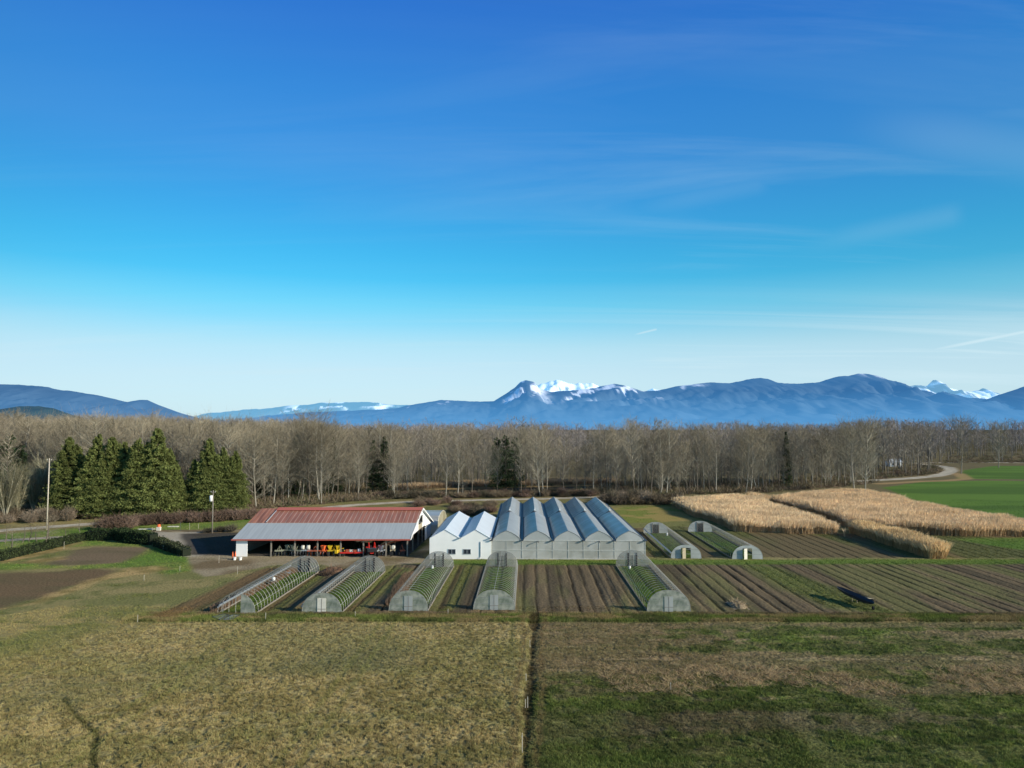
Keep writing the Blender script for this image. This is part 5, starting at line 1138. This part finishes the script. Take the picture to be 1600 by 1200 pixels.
# conifers
CON = []
for i in range(4):
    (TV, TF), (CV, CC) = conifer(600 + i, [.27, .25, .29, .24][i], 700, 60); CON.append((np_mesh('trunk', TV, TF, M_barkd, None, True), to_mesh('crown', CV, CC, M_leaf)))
DK = []
for i in range(2):
    (TV, TF), (CV, CC) = conifer(650 + i, [.17, .24][i], 260, 34, (.060, .090, .042)); DK.append((np_mesh('trunk', TV, TF, M_barkd, None, True), to_mesh('crown', CV, CC, M_leaf)))
CL = [(104, 808, 682, 0, 1.0, 'leftmost tall yellow-green cedar behind the berry bushes'), (128, 807, 712, 2, .9, 'lower cedar filling the gap right of the leftmost one'), (150, 808, 678, 1, 1.0, 'pointed yellow-green cedar, second tall one from the left'), (172, 808, 682, 0, 1.05, 'yellow-green cedar in the middle of the left row'),
      (192, 806, 690, 3, 1.0, 'cedar with bare grey sapling before it'), (213, 809, 684, 2, .85, 'cedar left of the tallest dark one'), (243, 808, 668, 0, .95, 'tallest and darkest cedar of the left row'), (262, 806, 700, 1, .9, 'cedar at the right foot of the tallest one'), (281, 806, 745, 3, 1.0, 'low pale cedar at the gap in the row'),
      (302, 804, 716, 2, .8, 'cedar left in the right-hand cluster of three'), (325, 804, 684, 0, .90, 'tall cedar in the right-hand cluster beside the utility pole'), (347, 803, 698, 1, .85, 'cedar just right of the utility pole'), (366, 802, 704, 3, 1.05, 'rightmost cedar before the barn roof')]
CL += [(117, 802, 694, 1, 1.15, 'cedar standing just behind the two leftmost ones'), (144, 802, 700, 3, 1.2, 'cedar half hidden behind the second tall cedar'), (181, 802, 692, 2, 1.2, 'cedar half hidden behind the middle of the row'), (207, 801, 694, 0, 1.1, 'cedar half hidden left of the tall dark one'), (232, 801, 698, 1, 1.2, 'cedar directly behind the tall dark one'), (266, 800, 708, 3, 1.2, 'cedar half hidden at the right end of the left group'), (346, 798, 706, 2, 1.2, 'cedar half hidden behind the right-hand cluster')]
CL += [(92, 806, 735, 3, 1.1, 'low ragged cedar at the very left of the cedar row'), (139, 809, 700, 0, .95, 'narrow cedar squeezed between the first two tall cedars'), (161, 809, 705, 2, 1.0, 'shorter cedar in front of the second tall cedar'), (202, 808, 702, 1, 1.0, 'middle-height cedar just left of the pointed one'),
       (228, 808, 690, 3, 1.0, 'slim cedar close on the left of the tallest dark one'), (254, 807, 716, 2, 1.0, 'short cedar in front of the tallest dark one'), (272, 806, 722, 0, 1.0, 'short cedar near the gap in the row'), (313, 804, 722, 1, 1.0, 'short cedar in front of the right-hand cluster'), (337, 804, 712, 0, 1.0, 'short cedar behind the utility pole'), (357, 803, 712, 2, 1.0, 'middle cedar between the last two of the row')]
for px, pyb, pyt, k, wd_, lb in CL:
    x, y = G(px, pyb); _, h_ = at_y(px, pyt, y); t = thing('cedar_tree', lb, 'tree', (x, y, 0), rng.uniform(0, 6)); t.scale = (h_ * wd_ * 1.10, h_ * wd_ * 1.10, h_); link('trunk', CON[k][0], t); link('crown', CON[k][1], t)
CD = [(28, 793, 690, 1, 1.0, 'second dark fir behind the willows, right of the taller one'), (-4, 794, 684, 1, 1.1, 'dark fir cut by the left edge of the photo'), (12, 794, 676, 1, 1.1, 'dark green fir behind the willows at the left edge'), (318, 790, 686, 0, 1.0, 'narrow blackish fir behind the right-hand cedar cluster'), (392, 774, 678, 1, 1.0, 'dark fir standing alone behind the last cedar'), (412, 772, 692, 0, .9, 'small dark fir in the wood above the barn roof end'),
      (461, 776, 672, 1, .8, 'greenish fir in the wood above the barn'), (520, 774, 680, 1, .8, 'fir with yellowish top in the wood above the barn'), (582, 772, 686, 0, 1, 'narrow dark fir in the wood, left of a pair'), (600, 772, 680, 0, 1.1, 'narrow dark fir in the wood, right of a pair'),
      (777, 764, 680, 1, 1.1, 'left fir of the dark clump beyond the white building'), (790, 764, 677, 1, 1.2, 'middle and tallest fir of the dark clump beyond the white building'), (805, 764, 680, 1, 1.1, 'right fir of the dark clump beyond the white building'), (1230, 760, 673, 0, .8, 'single dark fir in the wood above the reed field'),
      (600, 772, 742, 1, 1.3, 'low dark evergreen beside the pond'), (185, 780, 690, 1, 1.0, 'dark fir behind the middle of the cedar row')]
for px, pyb, pyt, k, wd_, lb in CD:
    x, y = G(px, pyb); _, h_ = at_y(px, pyt, y); t = thing('fir_tree', lb, 'tree', (x, y, 0), rng.uniform(0, 6)); t.scale = (h_ * wd_, h_ * wd_, h_); link('trunk', DK[k][0], t); link('crown', DK[k][1], t)
# bushes
def bush(seed, n=260, col=(.16, .11, .085)):
    r = np.random.default_rng(seed); a = r.random(n) * 6.28; l = r.uniform(.2, 1, n); b = np.stack([np.cos(a) * l * .35, np.sin(a) * l * .35, r.uniform(0, .25, n)], 1)
    e = np.stack([np.cos(a) * l * .95, np.sin(a) * l * .95, r.uniform(.45, 1.0, n) * (1 - .35 * l ** 2)], 1) + r.normal(0, .08, (n, 3)); V = [ribbons(b, e, .014, .006, r)]; C = [np.repeat(np.array(col) * r.uniform(.7, 1.3, (n, 1)), 4, 0)]
    i3 = np.repeat(np.arange(n), 5); t = r.uniform(.3, 1, len(i3))[:, None]; s = b[i3] + (e[i3] - b[i3]) * t; f = s + r.normal(0, .16, (len(i3), 3)) + np.array([0, 0, .05]); V.append(ribbons(s, f, .010, .004, r)); C.append(np.repeat(np.array(col) * r.uniform(.7, 1.35, (len(i3), 1)), 4, 0))
    V = np.concatenate(V); V[:, 2] = np.maximum(V[:, 2], 0); return to_mesh('bush', V, np.concatenate(C), M_twig)
BU = [bush(700, 240, (.19, .13, .10)), bush(701, 240, (.20, .155, .105)), bush(702, 240, (.12, .105, .075)), bush(703, 240, (.24, .19, .14))]
def put_bush(label, x, y, w_, h_, k, group=None, name='bush'):
    o = link(name, BU[k]); o.location = (x, y, 0); o.scale = (w_, w_, h_); o.rotation_euler = (0, 0, rng.uniform(0, 6)); tag(o, label, 'bush', group); return o
for k, px in enumerate(np.linspace(215, 398, 26)):        # berry row
    x, y = G(px, 821 - (px - 215) / 183 * 10 + rng.uniform(-1, 1)); put_bush('bare purplish berry bush in the row below the cedars', x, y, rng.uniform(2.2, 3.0), rng.uniform(2.6, 3.4), 0, 'berry bushes in a row below the cedars', 'berry_bush')
for (px, py, w_, h_, lb) in ((165, 828, 3.6, 3.4, 'rounded brown bush at the left end of the hedge'), (182, 827, 3.8, 3.8, 'rounded brown bush behind the dark hedge'), (200, 826, 3.0, 3.2, 'rounded brown bush at the start of the berry row')):
    x, y = G(px, py); put_bush(lb, x, y, w_, h_, 0)
for k in range(24):                                       # bramble at the left road
    px = rng.uniform(-10, 150); x, y = G(px, 818 - px * .05 + rng.uniform(-6, 2)); put_bush('tawny bare bush along the far side of the left road', x, y, rng.uniform(1.8, 3.2), rng.uniform(2, 4.2), 3 if k % 2 else 1, 'tawny bushes along the far side of the left road')
for k in range(34):                                       # thicket between the road and the greenhouse
    px = rng.uniform(705, 775) if k < 26 else rng.uniform(655, 705); x, y = G(px, rng.uniform(790, 806) if k < 26 else rng.uniform(786, 792)); put_bush('russet bush in the thicket behind the white building', x, y, rng.uniform(1.8, 3), rng.uniform(1.5, 2.6), k % 2, 'russet bushes in the thicket behind the white building')
for k in range(30):
    px = rng.uniform(930, 1065); x, y = G(px, rng.uniform(779, 789) if px < 1055 else rng.uniform(782, 790)); put_bush('bare bramble bush at the wood edge right of the greenhouse', x, y, rng.uniform(2.2, 4.0), rng.uniform(2, 4.4), (1, 3, 2)[k % 3], 'bramble bushes at the wood edge right of the greenhouse')
for k in range(60):
    px = rng.uniform(585, 930); x, y = G(px, 779.5 - (px - 585) * .012 + rng.uniform(-3, .5)); put_bush('low dark bush between the gravel road and the pond', x, y, rng.uniform(2, 4.0), rng.uniform(1.2, 3.0), (2, 0, 1)[k % 3], 'low dark bushes between the gravel road and the pond')
for (px, py, w_, h_, lb) in ((745, 806, 3.2, 3.0, 'dark bush peeping between the white roofs'), (345, 831, 1.8, 1.5, 'small dark bush by the drive behind the barn end'), (326, 832, 1.8, 1.2, 'small dark bush at the foot of the utility pole'), (361, 831, 2.0, 1.9, 'dark bush touching the barn shadow')):
    x, y = G(px, py); put_bush(lb, x, y, w_, h_, 2)
# undergrowth under the wood (nobody could count it)
n = 3600; r = rng; ux = []; 
for _ in range(n):
    px = r.uniform(-80, 1680); py = np.interp(px, FX, FY) - abs(r.normal(0, 9)) - .5; ux.append(G(px, py))
ux = np.array(ux); dp = poly_sd(ux[:, 0], ux[:, 1], Z['pond']); dr_ = np.minimum(line_d(ux[:, 0], ux[:, 1], ROAD1), line_d(ux[:, 0], ux[:, 1], ROAD2)); ux = ux[(dp < -2) & (dr_ > 4) & (ux[:, 1] < 700)]
nb_ = 26; i = np.repeat(np.arange(len(ux)), nb_); sz = r.uniform(.6, 2.4, len(ux))[i]; b = np.stack([ux[i, 0] + r.normal(0, .9, len(i)), ux[i, 1] + r.normal(0, .9, len(i)), np.zeros(len(i))], 1)
e = b + np.stack([r.normal(0, 1.1, len(i)), r.normal(0, 1.1, len(i)), sz * r.uniform(.2, 1.1, len(i))], 1); V = ribbons(b, e, .07, .03, r); pal = np.array([[.18, .13, .095], [.20, .16, .10], [.12, .12, .065], [.23, .18, .12]])
C = np.repeat(pal[r.integers(0, 4, len(ux))][i] * r.uniform(.6, 1.2, (len(i), 1)), 4, 0); tag(link('undergrowth', to_mesh('undergrowth', V, C, M_twig)), 'low tangled brown undergrowth beneath the bare trees', 'undergrowth', kind='stuff')
# hedges
def hedge(label, pl, wd_, hh_, col=(.028, .045, .018), tex=.30, core=True, name='hedge', dens=34, ragged=.12):
    P = [Vector((*G(*p), 0)) for p in pl]; o0 = P[0]; q = MB(); r = rng; Vs = []; Cs = []
    for a, b in zip(P[:-1], P[1:]):
        d = b - a; L_ = d.length; d.normalize(); nn = Vector((-d.y, d.x, 0)); c = (a + b) / 2 - o0; q.box((c.x, c.y, hh_ * .46), (L_ + wd_ * .6, wd_ * .82, hh_ * .9), math.atan2(d.y, d.x))
        n = int(dens * L_ * (wd_ + 2 * hh_)); s = r.uniform(-.3, L_ + .3, n); u = r.uniform(0, wd_ + 2 * hh_, n); hv = hh_ * (1 + ragged * 2 * (fbm(s, s * 0, 2.2, 3, 7) - .5))
        w1 = np.where(u < hh_, -wd_ / 2, np.where(u > hh_ + wd_, wd_ / 2, u - hh_ - wd_ / 2)); z = np.where(u < hh_, u, np.where(u > hh_ + wd_, u - hh_ - wd_, hv)); w1 = w1 + r.normal(0, .06, n); z = np.clip(z + r.normal(0, .05 + ragged * .4, n), 0.02, None)
        X = np.stack([a.x - o0.x + d.x * s + nn.x * w1, a.y - o0.y + d.y * s + nn.y * w1, z], 1); D = r.normal(0, 1, (n, 3)) + np.array([0, 0, .6]); D /= np.linalg.norm(D, axis=1, keepdims=True)
        Vs.append(ribbons(X, X + D * (tex * r.uniform(.5, 1.2, n))[:, None], tex * .3, tex * .1, r)); Cs.append(np.repeat(np.array(col) * r.uniform(.5, 1.7, (n, 1)), 4, 0))
    t = thing(name, label, 'hedge', tuple(o0)); link('foliage', to_mesh('foliage', np.concatenate(Vs), np.concatenate(Cs), M_hedge), t)
    if core: q.build('stems', mat('hedge_core', (.012, .018, .008)), t)
    return t
hedge('tall clipped dark green hedge along the left end of the lawn', [(141, 844), (185, 843.5)], 2.4, 2.2)
hedge('tall dark hedge slanting down to the drive, in shade', [(186, 843.5), (205, 848), (236, 850.5)], 2.6, 2.4)
hedge('low ragged dark hedge on the left edge of the barn drive', [(246, 853), (268, 861), (290, 868.5)], 1.8, 1.5, (.045, .055, .028), ragged=.3)
hedge('long low dark green hedge running to the left edge of the photo', [(-30, 882), (0, 876), (40, 866), (75, 858), (105, 850), (140, 842)], 1.7, 1.5, (.045, .060, .025), ragged=.22)
# reeds
def reeds(name, label, polyg, n, h0, cols, seed, shift=(0, 0)):
    r = np.random.default_rng(seed); P = np.array(polyg); lo_, hi_ = P.min(0), P.max(0); X = []
    while sum(len(a) for a in X) < n:
        q = r.uniform(lo_, hi_, (n, 2)); X.append(q[poly_sd(q[:, 0], q[:, 1], polyg) + 1.5 * (fbm(q[:, 0], q[:, 1], 3, 2, seed) - .5) > 0])
    X = np.concatenate(X)[:n]; sdp = poly_sd(X[:, 0], X[:, 1], polyg); hh_ = h0 * (.78 + .22 * ss(-.5, 1.6, sdp + 1.5 * (vn(X[:, 0], X[:, 1], 1.7, 3) - .5))) * (.72 + .50 * fbm(X[:, 0], X[:, 1], 5, 3, seed + 2)) * r.uniform(.8, 1.12, n); b = np.stack([X[:, 0], X[:, 1], np.zeros(n)], 1)
    lean = np.stack([r.normal(.10, .18, n), r.normal(0, .18, n)], 1) + .15 * np.stack([fbm(X[:, 0], X[:, 1], 8, 2, 5) - .5, fbm(X[:, 0], X[:, 1], 8, 2, 6) - .5], 1)
    m_ = b + np.stack([lean[:, 0] * hh_ * .6, lean[:, 1] * hh_ * .6, hh_ * .62], 1); e = b + np.stack([lean[:, 0] * hh_ * 1.25, lean[:, 1] * hh_ * 1.25, hh_], 1)
    V = np.concatenate([ribbons(b, m_, .038, .038, r), ribbons(m_, e, .062, .015, r)]); c0, c1 = np.array(cols[0]), np.array(cols[1]); var = (.75 + .5 * fbm(X[:, 0], X[:, 1], 6, 3, seed + 4))[:, None] * r.uniform(.78, 1.22, (n, 1))
    C = np.concatenate([np.repeat(c0 * var, 4, 0), np.repeat(c1 * var, 4, 0)]); tag(link(name, to_mesh(name, V, C, M_reed)), label, 'reeds', kind='stuff')
def mixh(base, top, h=2.6): return PG(base) + PG(top, h)
RPA = mixh([(1052, 790), (1080, 806), (1110, 814), (1130, 823), (1146, 831), (1200, 833), (1260, 834.5), (1316, 835.5)], [(1322, 822), (1280, 807), (1240, 795), (1205, 785), (1190, 776), (1150, 772), (1100, 775), (1050, 778)])
RPB = mixh([(1168, 777), (1232, 794), (1275, 805), (1322, 823), (1375, 831), (1430, 835), (1500, 838), (1640, 839), (1800, 840)], [(1800, 835), (1600, 809.5), (1500, 794), (1431, 783), (1400, 773), (1360, 767), (1320, 764), (1290, 764), (1240, 769), (1195, 776)])
RPC = PG([(1327, 832), (1345, 829), (1400, 843), (1478, 868), (1478, 873), (1455, 873.5), (1400, 857)])
reeds('reeds', 'pale straw-coloured reed bed nearest the far hoop houses', RPA, 74000, 2.9, ((.56, .39, .22), (.94, .71, .44)), 31)
reeds('reeds', 'large tawny reed field stretching to the right edge below the green field', RPB, 125000, 2.9, ((.52, .36, .20), (.90, .66, .40)), 32)
reeds('reeds', 'narrow golden strip of reeds jutting into the vegetable rows', RPC, 15000, 2.9, ((.50, .34, .17), (.84, .61, .33)), 33)
bank = PG([(600, 766), (655, 764), (700, 762), (780, 760), (860, 758), (930, 756.5), (960, 756), (960, 752.5), (900, 753), (800, 755), (700, 758), (600, 763)])
reeds('reeds', 'tan reeds along the far bank of the pond', bank, 9000, 2.2, ((.30, .21, .13), (.52, .38, .24)), 34)
# ---- grass and stubble
def tufts(name, label, X, hgt, nbl, spread, wid, lay=0.0, gain=1.25, seed=1, cat='grass', over=None, vary=.35):
    r = np.random.default_rng(seed); C0, h, reg = ground_eval(X[:, 0], X[:, 1])
    if over is not None: C0 = over(C0, X)
    i = np.repeat(np.arange(len(X)), nbl); n = len(i); hv = np.broadcast_to(hgt, (len(X),))[i] * r.uniform(.5, 1.2, n)
    b = np.stack([X[i, 0] + r.normal(0, spread * .4, n), X[i, 1] + r.normal(0, spread * .4, n), h[i] - .03], 1); az = r.random(n) * 6.28; k = r.uniform(.2, 1, n) * spread * (1 + lay * 2)
    e = b + np.stack([np.cos(az) * k, np.sin(az) * k, hv * (1 - lay) + .02], 1); V = ribbons(b, e, wid, wid * .3, r)
    C = np.repeat(C0[i] * gain * r.uniform(1 - vary, 1 + vary, (n, 1)) * (1 + r.normal(0, .05, (n, 3))), 4, 0)
    tag(link(name, to_mesh(name, V, np.clip(C, 0, .8), M_grass)), label, cat, kind='stuff')
def sample(n, y0, y1, poly=None, seed=0, xr=None, dens_far=0.0):
    r = np.random.default_rng(seed); y = 1 / (r.random(n) * (1 / y0 - 1 / y1) + 1 / y1); x = r.uniform(-1, 1, n) * (.73 * y + 3)
    if xr: k = (x > xr[0]) & (x < xr[1]); x, y = x[k], y[k]
    if poly is not None: k = poly_sd(x, y, poly) > 0; x, y = x[k], y[k]
    return np.stack([x, y], 1)
S = sample(300000, 50, 103, None, 3); d = poly_sd(S[:, 0], S[:, 1], Z['stubble']) + 3 * (fbm(S[:, 0], S[:, 1], 6, 3, 4) - .5); S = S[d > -22]
S = S[vn(S[:, 0], S[:, 1], .34, 8) > .42]
tufts('stubble', 'short tan stubble and grass clumps covering the left foreground field', S, .14, 6, .11, .020, gain=1.20, seed=5, cat='stubble', vary=.20)
S = sample(80000, 50, 101, Z['litter'], 7); C0, _, _ = ground_eval(S[:, 0], S[:, 1]); isg = C0[:, 1] > C0[:, 0] * 1.12
tufts('grass', 'patchy green grass in the right foreground field', S[isg][:46000], .20, 8, .20, .020, gain=1.32, seed=8)
tufts('straw_litter', 'flattened pale straw lying over the right foreground field', S[~isg][:36000], .12, 7, .26, .016, lay=.55, gain=1.35, seed=9, cat='straw')
S = sample(2600, 69.5, 77.5, None, 10, (9, 75)); S = S[fbm(S[:, 0] * .45, S[:, 1], 3, 3, 77) > .47 + .02 * np.abs(S[:, 1] - 73.5 + 4 * (vn(S[:, 0], S[:, 1] * 0, 9, 5) - .5))]
tufts('tussock_grass', 'long tan tussocks in a band across the right foreground field', S, .50, 20, .55, .015, lay=.3, gain=1.0, seed=11, cat='grass', over=lambda C, X: np.tile(np.array([.50, .37, .21]), (len(X), 1)) * (.6 + .7 * fbm(X[:, 0], X[:, 1], 3, 3, 78))[:, None])
S = sample(60000, 95, 103, None, 12); d = line_d(S[:, 0], S[:, 1], PG([(225, 966), (1700, 967)])); S = S[d < 2.6]
tufts('grass', 'rough grass strip along the front of the hoop houses', S, .32, 8, .22, .02, gain=1.25, seed=13)
S = sample(70000, 98, 250, None, 14); C0, _, reg = ground_eval(S[:, 0], S[:, 1]); k = (reg != 5) & (reg != 6) & (C0[:, 1] > C0[:, 0] * .98) & (poly_sd(S[:, 0], S[:, 1], Z['pond']) < 0); S = S[k]
tufts('grass', 'low green grass of the lawns, beds and headlands', S, .14, 6, .22, .03, gain=1.18, seed=15)
S = 0
S2 = []
for a_, b_, w_ in (((640, 900), (612, 945), 1.0), ((330, 958), (460, 893), .6)):
    A_, B_ = np.array(G(*a_)), np.array(G(*b_)); t_ = rng.random(700)[:, None]; S2.append(A_ + (B_ - A_) * t_ + rng.normal(0, w_ * .5, (700, 2)))
tufts('dry_weeds', 'tall pinkish-tan dry weeds beside the hoop house walls', np.concatenate(S2), .75, 12, .22, .02, gain=1, seed=17, cat='weeds', over=lambda C, X: np.tile(np.array([.30, .20, .13]), (len(X), 1)))
# heaps
def heap(name, label, px, py, rx_, ry_, hz_, col, seed, nb=400):
    x, y = G(px, py); r = np.random.default_rng(seed); n = 24; V = []; F = []
    for i in range(n):
        for j in range(n):
            a, b = (i / (n - 1) * 2 - 1), (j / (n - 1) * 2 - 1); q = max(0, 1 - a * a - b * b); V.append((a * rx_, b * ry_, hz_ * q ** .7 * (.6 + .8 * float(fbm(np.array([a * 3 + seed]), np.array([b * 3]), 1.0, 3, seed)[0])) - .04))
    for i in range(n - 1):
        for j in range(n - 1): F.append((i * n + j, (i + 1) * n + j, (i + 1) * n + j + 1, i * n + j + 1))
    t = thing(name, label, 'heap', (x, y, 0)); link('core', np_mesh('core', V, F, mat(name + '_core' + str(seed), [c * .8 for c in col], var=.4, scale=3), None, True), t)
    a = r.random(nb) * 6.28; l = np.sqrt(r.random(nb)) * .95; b = np.stack([np.cos(a) * l * rx_, np.sin(a) * l * ry_, hz_ * .75 * (1 - l ** 2)], 1); e = b + r.normal(0, .28, (nb, 3)) + np.array([0, 0, .15]); link('litter', to_mesh('litter', ribbons(b, e, .03, .012, r), np.repeat(np.array(col) * r.uniform(.6, 1.7, (nb, 1)), 4, 0), M_grass), t)
heap('compost_heap', 'brown heap of rotting stalks behind the second hoop house', 521, 894, 2.4, 1.6, .8, (.22, .13, .08), 1)
heap('straw_heap', 'tuft of blond straw lying in the ploughed beds on the right', 1152, 946, 1.1, 2.2, .55, (.42, .32, .20), 2)
heap('soil_heap', 'small dark earth heap by the left side of the compost', 510, 899, 1.3, .9, .4, (.10, .07, .05), 3)
